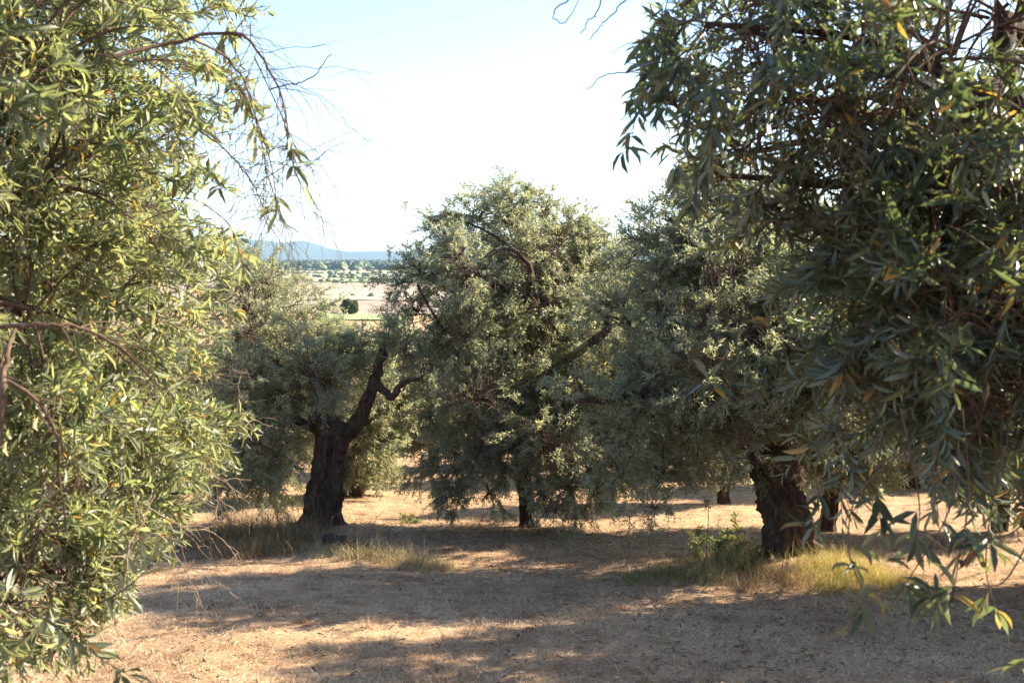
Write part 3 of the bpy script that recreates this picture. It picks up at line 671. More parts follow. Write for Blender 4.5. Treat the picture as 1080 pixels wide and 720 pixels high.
# ------------------------------------------------------------------ trees of the rows behind
def back_proto(label, base, h, w, seed, lean=(0, 0), bark=None, trunk_r=.13, trunk_h=.9, total=42000, temps=None, group=None, double=False):
    g = rng(seed); b = np.asarray(base, float) - np.array((0, 0, .05))
    tops = b + np.array((lean[0], lean[1], trunk_h))
    tp = [b, b + np.array((lean[0]*.2, lean[1]*.2, trunk_h*.35)), b + np.array((lean[0]*.6, lean[1]*.6, trunk_h*.7)), tops]
    lob = []
    for k in range(15):
        a = k * 2.4 + g.uniform(-.3, .3); s = (k + .5) / 15
        zz = b[2] + h * (.25 + .65 * s)
        rad = w * .62 * math.sin(math.pi * min(1, .30 + .66 * (1 - s) )) * g.uniform(.55, 1.0)
        r = w * g.uniform(.26, .40) * (1.12 - .35 * s)
        lob.append((np.array((b[0] + lean[0]*.5 + rad * math.cos(a), b[1] + rad * math.sin(a), zz)), r, 1.0, (1, 1, 1), .55 if s < .3 else .1))
    return olive(label, b, tp, [trunk_r, trunk_r*.9, trunk_r*.85, trunk_r*.8], lob, temps or T_FAR, total, g, group=group, bark=bark, scale=1.0, flare=.7)
GR = 'olive trees of the rows behind'
pA = back_proto('sunlit olive tree with a reddish trunk right behind the old leaning one', on_ground(372, 17.0), 2.85, 1.5, 61, (.05, 0), BARK_RED, .15, .8, 95000, None, GR)
pB = back_proto('slender dark trunked olive tree at the right edge beyond the hanging sprays', on_ground(1066, 12.4), 3.7, 1.3, 62, (-.05, 0), BARK, .085, 1.0, 85000, None, GR)
pC = back_proto('olive tree with a thin pale trunk just right of the stout shaded trunk', on_ground(880, 12.6), 3.8, 1.7, 63, (.08, 0), BARK_RED, .09, 1.1, 85000, None, GR)
rest = [  # px, distance, prototype, turn, scale, label
    (165, 16.5, pA, 2.0, (1.15, 1.15, .98), 'olive tree with a short trunk behind the sunlit left edge leaves'),
    (767, 16.0, pB, 1.0, (.95, .95, .92), 'small olive tree with a short dark trunk glimpsed left of the stout trunk'),
    (285, 19.5, pC, 2.5, (1.1, 1.1, .82), 'low olive tree hidden behind the hanging foliage left of the leaning trunk'),
    (455, 22.0, pB, 4.0, (1.2, 1.2, .98), 'olive tree in the gap between the leaning trunk and the slim one'),
    (690, 21.0, pA, 1.2, (1.35, 1.35, 1.22), 'broad olive tree behind the gap between the slim and the stout trunk'),
    (615, 24.0, pC, .7, (1.25, 1.25, 1.0), 'olive tree directly behind the middle one, two rows back'),
    (960, 19.0, pA, 3.1, (1.3, 1.3, 1.2), 'olive tree behind the yellow grass at the right'),
    (830, 22.5, pB, 5.1, (1.25, 1.25, 1.02), 'olive tree hidden behind the stout trunk'),
    (1080, 21.0, pC, 4.2, (1.3, 1.3, 1.05), 'olive tree in the far row at the right edge'),
    (20, 20.0, pB, 2.6, (1.3, 1.3, 1.0), 'olive tree in the far row at the left edge'),
    (110, 26.0, pC, 1.6, (1.3, 1.3, .9), 'olive tree far behind the sunlit left sprays'),
    (225, 29.0, pA, .4, (1.4, 1.4, .95), 'olive tree far back below the left end of the hills'),
    (380, 30.0, pC, 5.5, (1.2, 1.2, .70), 'low pale olive tree below the pink field'),
    (530, 31.0, pA, 2.2, (1.4, 1.4, 1.1), 'olive tree far behind the middle crown, left side'),
    (745, 30.0, pC, 3.3, (1.4, 1.4, 1.1), 'olive tree far behind the gap beside the stout trunk'),
    (900, 29.0, pB, .2, (1.4, 1.4, 1.05), 'olive tree far back between the stout trunk and the right edge'),
    (1010, 31.0, pA, 4.6, (1.5, 1.5, 1.2), 'olive tree far back behind the hanging sprays at the right'),
    (330, 42.0, pB, 3.9, (1.2, 1.2, .85), 'distant olive tree on the slope left of the pink field'),
    (425, 45.0, pA, 1.9, (1.3, 1.3, 1.0), 'distant olive tree on the slope below the right end of the field'),
    (270, 50.0, pC, 2.9, (1.3, 1.3, .9), 'distant olive tree on the slope at the far left'),
]
for px, d, pr, rz, sc, lab in rest:
    p = on_ground(px, d); p[2] -= .05
    copy_tree(pr, p, rz, sc, lab, GR)
# trees of the same rows that stand just right of the frame and shade the foreground
for (x, y, pr, rz, sc, lab) in ((5.3, 7.9, pA, .9, (1.35, 1.35, 1.4), 'olive tree beyond the right edge, nearest of its row'), (8.3, 8.9, pC, 2.1, (1.3, 1.3, 1.3), 'olive tree beyond the right edge in the next row')):
    copy_tree(pr, (x, y, float(zg(x, y)) - .05), rz, sc, lab, GR)

# ------------------------------------------------------------------ ground
def ground_material():
    m, nt, n, l = new_mat('dry_mown_grass')
    tc = n.new('ShaderNodeTexCoord')
    def nz(sc, det=6, rough=.6, vec=None):
        x = n.new('ShaderNodeTexNoise'); x.inputs['Scale'].default_value = sc; x.inputs['Detail'].default_value = det; x.inputs['Roughness'].default_value = rough
        l.new(vec or tc.outputs['Object'], x.inputs['Vector']); return x.outputs['Fac']
    big, mid, fin = nz(.5, 5), nz(3.2, 8, .7), nz(42, 8, .75)
    r1 = ramp(n, [(.28, (.24, .165, .12)), (.48, (.42, .305, .21)), (.72, (.56, .43, .30))]); l.new(fin, r1.inputs[0])
    r2 = ramp(n, [(.34, (.42, .34, .29)), (.47, (.86, .80, .74)), (.66, (1.10, 1.08, 1.04))]); l.new(mid, r2.inputs[0])
    r3 = ramp(n, [(.32, (.85, .80, .76)), (.66, (1.10, 1.06, .98))]); l.new(big, r3.inputs[0])
    c = mixc(n, l, 1.0, r1.outputs[0], r2.outputs[0], 'MULTIPLY'); c = mixc(n, l, 1.0, c, r3.outputs[0], 'MULTIPLY')
    # the plain far below: stubble, scrub and grass in broad soft patches
    far1 = nz(.006, 4); far2 = nz(.03, 5)
    rf = ramp(n, [(.35, (.13, .15, .06)), (.48, (.30, .26, .13)), (.60, (.29, .24, .15)), (.72, (.18, .19, .09))]); l.new(far1, rf.inputs[0])
    rg = ramp(n, [(.3, (.75, .75, .7)), (.7, (1.1, 1.1, 1.1))]); l.new(far2, rg.inputs[0])
    cf = mixc(n, l, 1.0, rf.outputs[0], rg.outputs[0], 'MULTIPLY')
    sp = n.new('ShaderNodeSeparateXYZ'); l.new(tc.outputs['Object'], sp.inputs[0])
    mr = n.new('ShaderNodeMapRange'); mr.inputs[1].default_value = 170; mr.inputs[2].default_value = 330; l.new(sp.outputs['Y'], mr.inputs[0])
    c = mixc(n, l, mr.outputs[0], c, cf)
    p = n.new('ShaderNodeBsdfPrincipled'); l.new(c, p.inputs['Base Color']); p.inputs['Roughness'].default_value = .95; p.inputs['Specular IOR Level'].default_value = .1
    ad = n.new('ShaderNodeMath'); ad.operation = 'MULTIPLY_ADD'; ad.inputs[1].default_value = 2.0; l.new(mid, ad.inputs[0]); l.new(fin, ad.inputs[2])
    b = n.new('ShaderNodeBump'); b.inputs['Strength'].default_value = .8; b.inputs['Distance'].default_value = .04; l.new(ad.outputs[0], b.inputs['Height']); l.new(b.outputs[0], p.inputs['Normal'])
    o = n.new('ShaderNodeOutputMaterial'); l.new(p.outputs[0], o.inputs[0])
    return m
nr, na = 330, 420
rad = np.concatenate(([0.0], np.geomspace(.4, 14500, nr - 1)))
# finer in the direction of view
aa = np.concatenate((np.linspace(-40, 40, 300), np.linspace(40, 320, na - 299)[1:-1])); na = len(aa)
th = np.radians(90 - aa)
X = rad[:, None] * np.cos(th); Y = rad[:, None] * np.sin(th)
V = np.stack((X, Y, zg(X, Y)), -1).reshape(-1, 3)
i = np.arange(nr - 1)[:, None] * na; j = np.arange(na)[None]; j2 = (j + 1) % na
Fq = np.stack(np.broadcast_arrays(i + j, i + na + j, i + na + j2, i + j2), -1).reshape(-1, 4)[:, ::-1]
mb = MB(); mb.add(V, Fq, 0, .5); tag(mb.build('ground', ground_material()), kind='structure')

# mown straw: tufts and loose stalks, one object
def blades(g, pos, ln, wd, tilt, az, bend=.35, rnd=None, toward=None):
    n = len(pos)
    h = np.stack((np.cos(az), np.sin(az), 0*az), -1); up = np.array((0, 0, 1.0))
    d0 = h * np.cos(tilt)[:, None] + up * np.sin(tilt)[:, None]
    t2 = tilt - bend
    d1 = h * np.cos(t2)[:, None] + up * np.sin(t2)[:, None]
    s = unit(np.cross(d0, up) + g.normal(0, .5, (n, 3)))
    m = pos + d0 * (ln * .55)[:, None]; e = m + d1 * (ln * .45)[:, None]
    v = np.stack((pos - s * wd[:, None] * .5, pos + s * wd[:, None] * .5, m + s * wd[:, None] * .4, m - s * wd[:, None] * .4, e), 1)
    b = (np.arange(n) * 5)[:, None]
    return v.reshape(-1, 3), np.array((0, 1, 2, 3))[None] + b, np.array((3, 2, 4))[None] + b, np.repeat(rnd if rnd is not None else g.random(n), 5)
def add_blades(mb, *a, **k):
    v, q, t, r = blades(*a, **k)
    b0 = mb.n
    mb.add(v, q, 0, r, False); mb.f.append(t + b0); mb.m.append(np.zeros(len(t), np.int32)); mb.s.append(np.zeros(len(t), bool))
g = rng(77)
mb = MB()
def pnoise(x, y):
    return (np.sin(1.7*x + .6*y) * np.sin(1.3*y - .8*x + 1) + .6*np.sin(3.9*x - 1.9*y + 2) * np.sin(3.1*y + 2.4*x) + .4*np.sin(8.3*x + 3*y) * np.sin(7.1*y - 4*x)) / 2
N = 84000
d = np.exp(g.uniform(np.log(3.6), np.log(34), N)); u = g.uniform(-.78, .78, N)
x, y = u * d, d
keep = g.random(N) < .50 + .75 * pnoise(x, y)
x, y = x[keep], y[keep]; N = len(x); d = y
k = 9
cx = np.repeat(x, k) + g.normal(0, .035, N*k) * np.repeat(1 + d*.04, k); cy = np.repeat(y, k) + g.normal(0, .035, N*k) * np.repeat(1 + d*.04, k)
tone = np.repeat(np.clip(.52 + .42*pnoise(x*1.3 + 4, y*1.3) + g.normal(0, .16, N), 0, 1), k)
hs = np.repeat(np.exp(g.normal(-.1, .42, N)), k)
far = np.repeat(1 + d * .035, k)
ln = .044 * hs * g.uniform(.5, 1.4, N*k) * far; wd = .0020 * g.uniform(.7, 1.5, N*k) * far
pos = np.stack((cx, cy, zg(cx, cy) - .004), -1)
add_blades(mb, g, pos, ln, wd, R(1) * g.uniform(4, 62, N*k), g.uniform(0, 6.283, N*k), bend=.5, rnd=np.clip(tone + g.normal(0, .2, N*k), 0, 1))
# loose straw lying flat
N = 60000
d = np.exp(g.uniform(np.log(3.6), np.log(22), N)); u = g.uniform(-.75, .75, N); x, y = u * d, d
pos = np.stack((x, y, zg(x, y) + .012), -1)
add_blades(mb, g, pos, g.uniform(.025, .10, N), .0019 * g.uniform(.7, 1.5, N) * (1 + d * .04), R(1) * g.uniform(-4, 12, N), g.uniform(0, 6.283, N), bend=.08, rnd=np.clip(g.normal(.72, .2, N), 0, 1))
# bigger standing tufts left by the mower
N = 1000
d = np.exp(g.uniform(np.log(4.5), np.log(16), N)); u = g.uniform(-.6, .6, N); x, y = u * d, d; k = 46
cx = np.repeat(x, k) + g.normal(0, .028, N*k); cy = np.repeat(y, k) + g.normal(0, .028, N*k)
add_blades(mb, g, np.stack((cx, cy, zg(cx, cy) - .005), -1), .075 * np.repeat(g.uniform(.5, 1.4, N), k) * g.uniform(.5, 1.3, N*k), .0022 * g.uniform(.7, 1.4, N*k), R(1) * g.uniform(30, 85, N*k), g.uniform(0, 6.283, N*k), bend=.5,
           rnd=np.clip(np.repeat(g.uniform(.05, .5, N), k) + g.normal(0, .15, N*k), 0, 1))
tag(mb.build('dry_grass', STRAW), 'pale mown dry grass covering the grove floor', 'grass', kind='stuff')

# fallen leaves, thickest under the crowns, and bits of twig
mb = MB(); N = 9000
cxy = np.array([(B_L[0], B_L[1]), (B_C[0], B_C[1]), (B_R[0], B_R[1]), (-2.0, 5.0), (2.2, 6.0)])
wh = g.integers(0, 5, N); x = cxy[wh, 0] + g.normal(0, 1.5, N); y = cxy[wh, 1] + g.normal(0, 1.3, N)
P = np.stack((x, y, zg(x, y) + g.uniform(.012, .03, N)), -1)
h = g.uniform(0, 6.283, N); D = np.stack((np.cos(h), np.sin(h), g.normal(0, .25, N)), -1); D = unit(D); Nn = unit(np.stack((g.normal(0, .4, N), g.normal(0, .4, N), np.ones(N)), -1)); Sd = unit(np.cross(Nn, D))
Ln = g.uniform(.035, .07, N)
v = P[:, None] + D[:, None] * (LEAF_LO_V[:, 0][None, :, None] * Ln[:, None, None]) + Sd[:, None] * (LEAF_LO_V[:, 1][None, :, None] * (Ln * .24)[:, None, None]) + Nn[:, None] * (LEAF_LO_V[:, 2][None, :, None] * Ln[:, None, None])
mb.add(v, LEAF_LO_Q[0][None] + (np.arange(N) * 4)[:, None], 0, np.repeat(g.random(N), 4), False)
M = 380; x = g.uniform(-5, 6, M); y = g.uniform(4.6, 15, M); h = g.uniform(0, 6.283, M); ln = g.uniform(.06, .28, M)
a = np.stack((x, y, zg(x, y) + .015), -1); b = np.stack((x + np.cos(h) * ln, y + np.sin(h) * ln, zg(x + np.cos(h) * ln, y + np.sin(h) * ln) + .02), -1)
v, f = tubes(bezier(a, (a + b) / 2 + g.normal(0, .02, (M, 3)), b, 5), np.linspace(1, .5, 5)[None] * g.uniform(.0012, .003, M)[:, None], 4); mb.add(v, f, 1, .5)
LITTER = blade_mat('fallen_leaf', [(0, (.05, .035, .022)), (.5, (.15, .105, .06)), (.8, (.27, .22, .12)), (1, (.36, .32, .22))], .15)
tag(mb.build('leaf_litter', [LITTER, TWIG]), 'brown fallen leaves and twigs strewn under the trees', 'leaf litter', kind='stuff')

# ------------------------------------------------------------------ weeds round the trunks
def weed_clump(name, label, cat, centres, mat, g, n, h, spread=.16, wd=.004, tilt=(45, 88), group=None, leaf=False, toned=(0, 1)):
    c0 = np.asarray(centres[0], float)
    root_loc = (c0[0], c0[1], float(zg(c0[0], c0[1])))
    mb = MB()
    for c in centres:
        rr = c[3] if len(c) > 3 else 1.0
        m = int(n * rr)
        x = c[0] + g.normal(0, spread * rr, m); y = c[1] + g.normal(0, spread * rr, m)
        hh = h * np.exp(-((x - c[0])**2 + (y - c[1])**2) / (2 * (spread * rr * 1.6)**2)) * (c[4] if len(c) > 4 else 1.0)
        add_blades(mb, g, np.stack((x, y, zg(x, y) - .01), -1), (hh + .05) * g.uniform(.4, 1.25, m), wd * g.uniform(.6, 1.4, m), R(1) * g.uniform(*tilt, m), g.uniform(0, 6.283, m), bend=.55, rnd=np.clip(g.uniform(*toned, m), 0, 1))
        m = int(26 * rr); x = c[0] + g.normal(0, spread * 1.9, m); y = c[1] + g.normal(0, spread * 1.6, m)
        add_blades(mb, g, np.stack((x, y, zg(x, y) - .01), -1), h * g.uniform(.5, 1.7, m), .0028 * g.uniform(.7, 1.2, m), R(1) * g.uniform(55, 89, m), g.uniform(0, 6.283, m), bend=.35, rnd=g.uniform(.7, 1, m))
    o = mb.build(name, mat, None, root_loc); o.location = root_loc
    return tag(o, label, cat, group)
g = rng(88)
gp = lambda px, py, *r: (*ground_px(px, py), *r)
weed_clump('dry_weed_clump', 'brown dry weeds heaped left of the leaning trunk', 'dry weeds', [gp(302, 566, 1, 1), gp(275, 566, 1.1, 1), gp(250, 570, 1.1, .9), gp(228, 572, 1, .8), gp(205, 578, 1, .55), gp(290, 582, 1, .6), gp(262, 586, 1, .6), gp(318, 572, .8, .8), gp(240, 585, 1, .5)], BROWNWEED, g, 800, .42, .2, .004, (35, 88))
weed_clump('weed_clump', 'greenish weeds among litter right of the leaning trunk', 'weeds', [gp(375, 588, .9, .8), gp(400, 590, .9, 1.0), gp(428, 594, 1, 1.0), gp(452, 598, .9, .7), gp(345, 583, .8, .8), gp(466, 602, .6, .5)], GREENWEED, g, 420, .20, .15, .004, (40, 88), toned=(.35, 1))
weed_clump('green_grass_clump', 'green grass and low weeds left of the stout trunk', 'grass clump', [gp(790, 600, 1, 1), gp(760, 600, 1.1, 1.1), gp(728, 604, 1.1, .9), gp(700, 608, 1, .7), gp(775, 588, 1, 1.1), gp(745, 612, 1, .6), gp(675, 612, .9, .4)], GREENWEED, g, 620, .24, .15, .004, (40, 88), toned=(0, .85))
weed_clump('yellow_grass_clump', 'backlit yellow grass right of the stout trunk', 'grass clump', [gp(868, 604, 1, 1.1), gp(890, 606, 1.1, 1.2), gp(915, 612, 1.1, 1), gp(940, 618, 1, .7), gp(880, 622, 1, .6), gp(962, 624, .9, .5), gp(850, 612, .8, .7)], YELLOWWEED, g, 640, .25, .15, .0035, (45, 88))
weed_clump('straw_clump', 'russet dry stalks in front of the stout trunk', 'dry weeds', [gp(825, 612, 1, 1), gp(805, 614, .9, .8), gp(845, 618, .9, .8), gp(785, 622, .9, .6)], BROWNWEED, g, 420, .20, .13, .0035, (45, 88), toned=(.2, .9))
weed_clump('dry_weed_clump', 'low dry weeds circling the foot of the slim trunk', 'dry weeds', [gp(530, 562, 1, .8), gp(580, 562, 1, .8), gp(505, 556, 1, .7), gp(555, 568, 1, .7), gp(605, 560, .9, .6)], BROWNWEED, g, 340, .15, .2, .004, (30, 85), toned=(.1, .8))
# leafy green plant left of the stout trunk
def leafy_weed(name, label, p, n_st, h, g):
    mb = MB(); base = np.array((p[0], p[1], float(zg(p[0], p[1]))))
    for s in range(n_st):
        o = base + np.array((g.normal(0, .07), g.normal(0, .07), -.01)); e = o + np.array((g.normal(0, .12), g.normal(0, .12), h * g.uniform(.6, 1.1)))
        sprig_pts = np.stack([o, (o + e)/2 + g.normal(0, .02, 3), e]); c = spline(sprig_pts, 12)
        v, f = tubes(c[None], np.linspace(.003, .0012, 12)[None], 5); mb.add(v, f, 1, .3)
        m = 26; i = g.integers(2, 12, m)
        place_sprays(mb, g, [SINGLE], c[i], unit(g.normal(0, .6, (m, 3)) + np.array((0, 0, .6))), np.full(m, .75), True, .0007, 0.0)
    ob = mb.build(name, [WEEDLEAF, GREENWEED], None, base); ob.location = base
    return tag(ob, label, 'weed')
WEEDLEAF = leaf_mat('weed_leaf', [(0, (.08, .105, .035)), (1, (.17, .19, .065))], [(0, (.12, .15, .06)), (1, (.2, .22, .10))], [(0, (.2, .27, .06)), (1, (.34, .37, .1))], .35, .5, .4)
leafy_weed('leafy_weed', 'leafy green sapling shoots close to the left of the stout trunk', ground_px(768, 590), 9, .30, g)
leafy_weed('leafy_weed', 'sparse leafy green shoots further left of the stout trunk', ground_px(735, 588), 5, .26, g)
leafy_weed('leafy_weed', 'short green seedling on the straw between the leaning and slim trunks', ground_px(437, 552), 4, .08, g)
# dead stalk and fallen wood at the leaning trunk
def stick(name, label, cat, pts, r0, r1, g, mat, side=0):
    c = spline(pts, 16); c[1:-1] += g.normal(0, r0*.3, (14, 3)); base = np.asarray(pts[0], float)
    mb = MB(); v, f = tubes(c[None], (np.linspace(r0, r1, 16) * (1 + g.normal(0, .10, 16)))[None], 9); mb.add(v, f, 0, .5)
    for q in range(side):
        k = g.integers(4, 14); o = c[k]; e = o + g.normal(0, 1, 3) * np.array((.08, .05, .06)) + np.array((0, 0, .05))
        v, f = tubes(bezier(o, (o+e)/2 + g.normal(0, .01, 3), e, 6), np.linspace(r1*.8, r1*.3, 6)[None], 5); mb.add(v, f, 0, .5)
    o = mb.build(name, mat, None, base); o.location = base
    return tag(o, label, cat)
up = lambda px, py, h: ground_px(px, py) + np.array((0, 0, h))
stick('fallen_branch', 'dark fallen branch lying at the right foot of the leaning trunk', 'branch', [up(345, 573, .06), up(358, 575, .07), up(370, 580, .045), up(388, 583, .03)], .06, .02, g, BARK, 3)
p0 = ground_px(410, 588)
stick('dead_stalk', 'upright dead forked stalk right of the leaning trunk', 'stalk', [p0, p0 + (.01, 0, .12), p0 + (.0, 0, .22), p0 + (.02, 0, .33)], .008, .004, g, BARK, 4)
p0 = ground_px(800, 600)
stick('fallen_branch', 'short dark root stub poking left from the foot of the stout trunk', 'branch', [up(808, 597, .10), up(800, 598, .09), up(790, 601, .06), up(780, 604, .03)], .055, .022, g, BARK, 1)
p0 = ground_px(745, 592)
stick('dead_stalk', 'thin upright dead stalk left of the stout trunk', 'stalk', [p0, p0 + (.0, 0, .2), p0 + (.01, 0, .4), p0 + (.01, 0, .6)], .005, .003, g, TWIG, 2)

# ------------------------------------------------------------------ the plain below: fields, tree rows, buildings, wood, mountains
def plain_pt(px, py):
    """point of the plain seen in that direction"""
    d = np.geomspace(150, 14000, 6000); p0 = at(px, py, 1.0); s = (p0[2] - EYE[2]); x = p0[0]
    z = EYE[2] + s * d; gz = zg(x * d, d)
    k = np.argmax(z < gz) if (z < gz).any() else len(d) - 1
    return np.array((x * d[k], d[k]))
def field(label_mat, px0, px1, y0, y1, skew=0, lift=.4):
    cs = [plain_pt(px0, y1), plain_pt(px1, y1 + skew), plain_pt(px1, y0 + skew * .6), plain_pt(px0, y0)]
    n = 24; s = np.linspace(0, 1, n)
    A = cs[0][None] * (1 - s)[:, None] + cs[1][None] * s[:, None]; B = cs[3][None] * (1 - s)[:, None] + cs[2][None] * s[:, None]
    G = A[None] * (1 - s)[:, None, None] + B[None] * s[:, None, None]
    v = np.concatenate((G, (zg(G[..., 0], G[..., 1]) + lift)[..., None]), -1).reshape(-1, 3)
    i = np.arange(n - 1)[:, None] * n; j = np.arange(n - 1)[None]
    f = np.stack((i + j, i + j + 1, i + n + j + 1, i + n + j), -1).reshape(-1, 4)
    mb = MB(); mb.add(v, f, 0, .5); tag(mb.build('field', label_mat), kind='structure')
def field_mat(name, c, sc=.02):
    m = simple(name, c, .95)
    for nd in m.node_tree.nodes:
        if nd.type == 'TEX_NOISE': nd.inputs['Scale'].default_value = sc
    return m
PINK = field_mat('ploughed_stubble', (.25, .19, .14)); PALE = field_mat('pale_stubble', (.31, .255, .18)); GRN = field_mat('green_crop', (.20, .26, .10)); DGRN = field_mat('olive_grove_floor', (.26, .26, .15)); WHT = field_mat('plastic_covered_rows', (.45, .47, .48))
field(PINK, 150, 560, 298, 329, 2, .3)
field(PALE, 250, 520, 306, 317, 3, .6)
field(GRN, 335, 430, 331, 338, 0, .35)
field(DGRN, 150, 700, 285.5, 297, 0, .5)
field(GRN, 360, 560, 293, 297.5, 1, .8)
field(PALE, 335, 600, 281.5, 284.5, 0, .6)
field(WHT, 240, 330, 281.8, 285.0, 0, .7)
field(PALE, 120, 235, 283, 290, 0, .7)

def blobs(mb, g, P, size, flat=.8):
    """lumpy crowns of far trees, a few metres each, merged"""
    u = np.linspace(.06, np.pi * .62, 5); w = np.arange(8) / 8 * 2 * np.pi
    S = np.stack((np.sin(u)[:, None] * np.cos(w), np.sin(u)[:, None] * np.sin(w), np.cos(u)[:, None] * np.ones(8)), -1).reshape(-1, 3)
    n = len(P)
    jit = 1 + g.normal(0, .16, (n, 40, 1))
    sz = np.stack((size, size, size * flat * 1.0), -1)[:, None]
    v = P[:, None] + S[None] * sz * jit + np.array((0, 0, 1.0)) * (size * .35)[:, None, None]
    i = np.arange(4)[:, None] * 8; j = np.arange(8)[None]; f = np.stack(np.broadcast_arrays(i + j, i + 8 + j, i + 8 + (j + 1) % 8, i + (j + 1) % 8), -1).reshape(-1, 4)
    cap = np.arange(8)[None]
    ff = (f[None] + (np.arange(n) * 40)[:, None, None]).reshape(-1, 4)
    b0 = mb.n
    mb.add(v, ff, 0, np.repeat(g.random(n), 40), False)
    mb.f.append((cap + (np.arange(n) * 40)[:, None]) + b0); mb.m.append(np.zeros(n, np.int32)); mb.s.append(np.zeros(n, bool))
def scatter_row(mb, g, px0, px1, py0, py1, step, size, jit=4.0):
    a, b = plain_pt(px0, py0), plain_pt(px1, py1)
    n = max(2, int(np.linalg.norm(b - a) / step)); s = np.linspace(0, 1, n)[:, None]
    q = a * (1 - s) + b * s + g.normal(0, jit, (n, 2))
    q = q[g.random(n) > .12]
    blobs(mb, g, np.stack((q[:, 0], q[:, 1], zg(q[:, 0], q[:, 1]) - .3), -1), size * g.uniform(.6, 1.3, len(q)))
g = rng(99)
mb = MB()
for (x0, x1, y0, y1, st, sz) in ((280, 470, 296.5, 297.5, 7, 3.2), (330, 425, 292, 297, 8, 3.0), (350, 450, 290, 295.5, 8, 3.0), (372, 480, 289, 294, 8, 3.0), (395, 520, 288, 293, 8, 3.0), (290, 372, 288, 289, 9, 3.4), (320, 400, 285.7, 286.4, 9, 3.4), (150, 330, 292, 291, 8, 3.2), (180, 290, 287, 287, 9, 3.4),
                               (335, 365, 282, 282.3, 8, 5), (300, 330, 284, 286, 12, 4), (420, 700, 284, 284, 12, 4), (200, 380, 297.8, 298.2, 9, 2.6), (380, 520, 298, 301, 9, 2.4)):
    scatter_row(mb, g, x0, x1, y0, y1, st, sz)
for q in range(26):
    x0 = g.uniform(200, 560); y0 = g.uniform(282, 322); w_ = g.uniform(6, 40)
    scatter_row(mb, g, x0, x0 + w_, y0, y0 + g.normal(0, .5), g.uniform(9, 30), g.uniform(1.0, 2.6) if y0 > 300 else g.uniform(2, 4.5), 5)
tag(mb.build('orchard_rows', LEAF_FAR), 'dark rows of trees between the pale fields on the plain', 'tree rows', kind='stuff')
mb = MB()
N = 5200
dd = np.sqrt(g.uniform(2150**2, 4800**2, N)); uu = g.uniform(-.6, .6, N)
xx = uu * dd
blobs(mb, g, np.stack((xx, dd, zg(xx, dd) - 1), -1), g.uniform(9, 17, N), .8)
tag(mb.build('far_wood', LEAF_FAR), 'bluish band of woodland along the foot of the hills', 'woodland', kind='stuff')

WALLW = simple('white_plaster', (.72, .70, .66)); ROOF = simple('clay_roof', (.36, .20, .13)); ROOFW = simple('pale_metal_roof', (.62, .63, .64)); GLASS = simple('dark_window', (.05, .06, .07), .2)
def box(mb, c, s, mat=0):
    v = np.array([(x, y, z) for x in (-.5, .5) for y in (-.5, .5) for z in (0, 1)]) * np.array(s) + np.array(c)
    f = np.array([(0, 1, 3, 2), (4, 6, 7, 5), (0, 4, 5, 1), (2, 3, 7, 6), (0, 2, 6, 4), (1, 5, 7, 3)]); mb.add(v, f, mat, .5, False)
def building(label, px, py, w, dpt, h, roofmat):
    q = plain_pt(px, py); b = np.array((q[0], q[1], float(zg(q[0], q[1]))))
    root = empty('farm_building', b, label, 'building', 'white buildings on the plain')
    m = MB(); box(m, (0, 0, -.5), (w, dpt, h + .5)); m.build('wall', WALLW, root)
    v = np.array([(-w/2-.5, -dpt/2-.5, h), (w/2+.5, -dpt/2-.5, h), (w/2+.5, dpt/2+.5, h), (-w/2-.5, dpt/2+.5, h), (-w/2-.5, 0, h*1.35), (w/2+.5, 0, h*1.35)])
    m = MB(); m.add(v, np.array([(0, 1, 5, 4), (2, 3, 4, 5), (3, 2, 1, 0)]), 0, .5, False); m.f.append(np.array([(0, 4, 3), (1, 2, 5)]) + 0); m.m.append(np.zeros(2, np.int32)); m.s.append(np.zeros(2, bool)); m.build('roof', roofmat, root)
    for k in range(3):
        m = MB(); box(m, (-w*.3 + k*w*.3, -dpt/2 - .06, h*.4), (w*.1, .1, h*.3)); m.build('window', GLASS, root)
building('long white shed at the edge of the distant wood', 303, 279.5, 46, 14, 9, ROOFW)
building('white farmhouse with clay roof left of the long shed on the plain', 290, 280, 22, 12, 9, ROOF)
building('small white house further left on the plain behind the olive tops', 258, 280, 20, 14, 10, ROOF)
building('low white barn at the left among the near twigs on the plain', 222, 281, 30, 14, 8, ROOFW)
# two round trees beside the green patch
def round_tree(label, px, d, r, g):
    x = (px - 540) / F * d; z = float(zg(x, d)); b = np.array((x, d, z))
    root = empty('round_tree', b, label, 'tree', 'round trees below the field')
    m = MB(); trunk_mesh(m, [b - (0, 0, .3), b + (0, 0, r*.4), b + (.1, 0, r*.9)], [r*.1, r*.08, r*.07], g, 12, 12); m.build('trunk', BARK, root, b)
    m = MB(); N = 5200
    q = unit(g.normal(0, 1, (N, 3))); rr = r * (1 - .35 * g.random(N)**2) * (1 + .16*np.sin(4*q[:, 0] + 3*q[:, 1] + label.__len__()) * np.cos(4*q[:, 2]) + .10*np.sin(9*q[:, 0] - 6*q[:, 2]) * np.sin(8*q[:, 1]))
    P = b + np.array((0, 0, r * .95)) + q * rr[:, None] * np.array((1, 1, .88)); P[:, 2] = np.maximum(P[:, 2], z + .2)
    a = unit(g.normal(0, 1, (N, 3)) + q * .6); t = unit(np.cross(a, g.normal(0, 1, (N, 3)))); s = np.cross(a, t); L_ = .26 * g.uniform(.7, 1.4, N)[:, None]
    v = np.stack((P - t*L_, P - s*L_*.6, P + t*L_, P + s*L_*.6), 1)
    m.add(v, np.arange(4)[None] + (np.arange(N)*4)[:, None], 0, np.repeat(g.random(N), 4), False)
    m.build('crown', LEAF_FAR, root, b)
g = rng(101)
round_tree('dark round tree below the pink field, right of its smaller twin', 369, 250, 2.15, g)
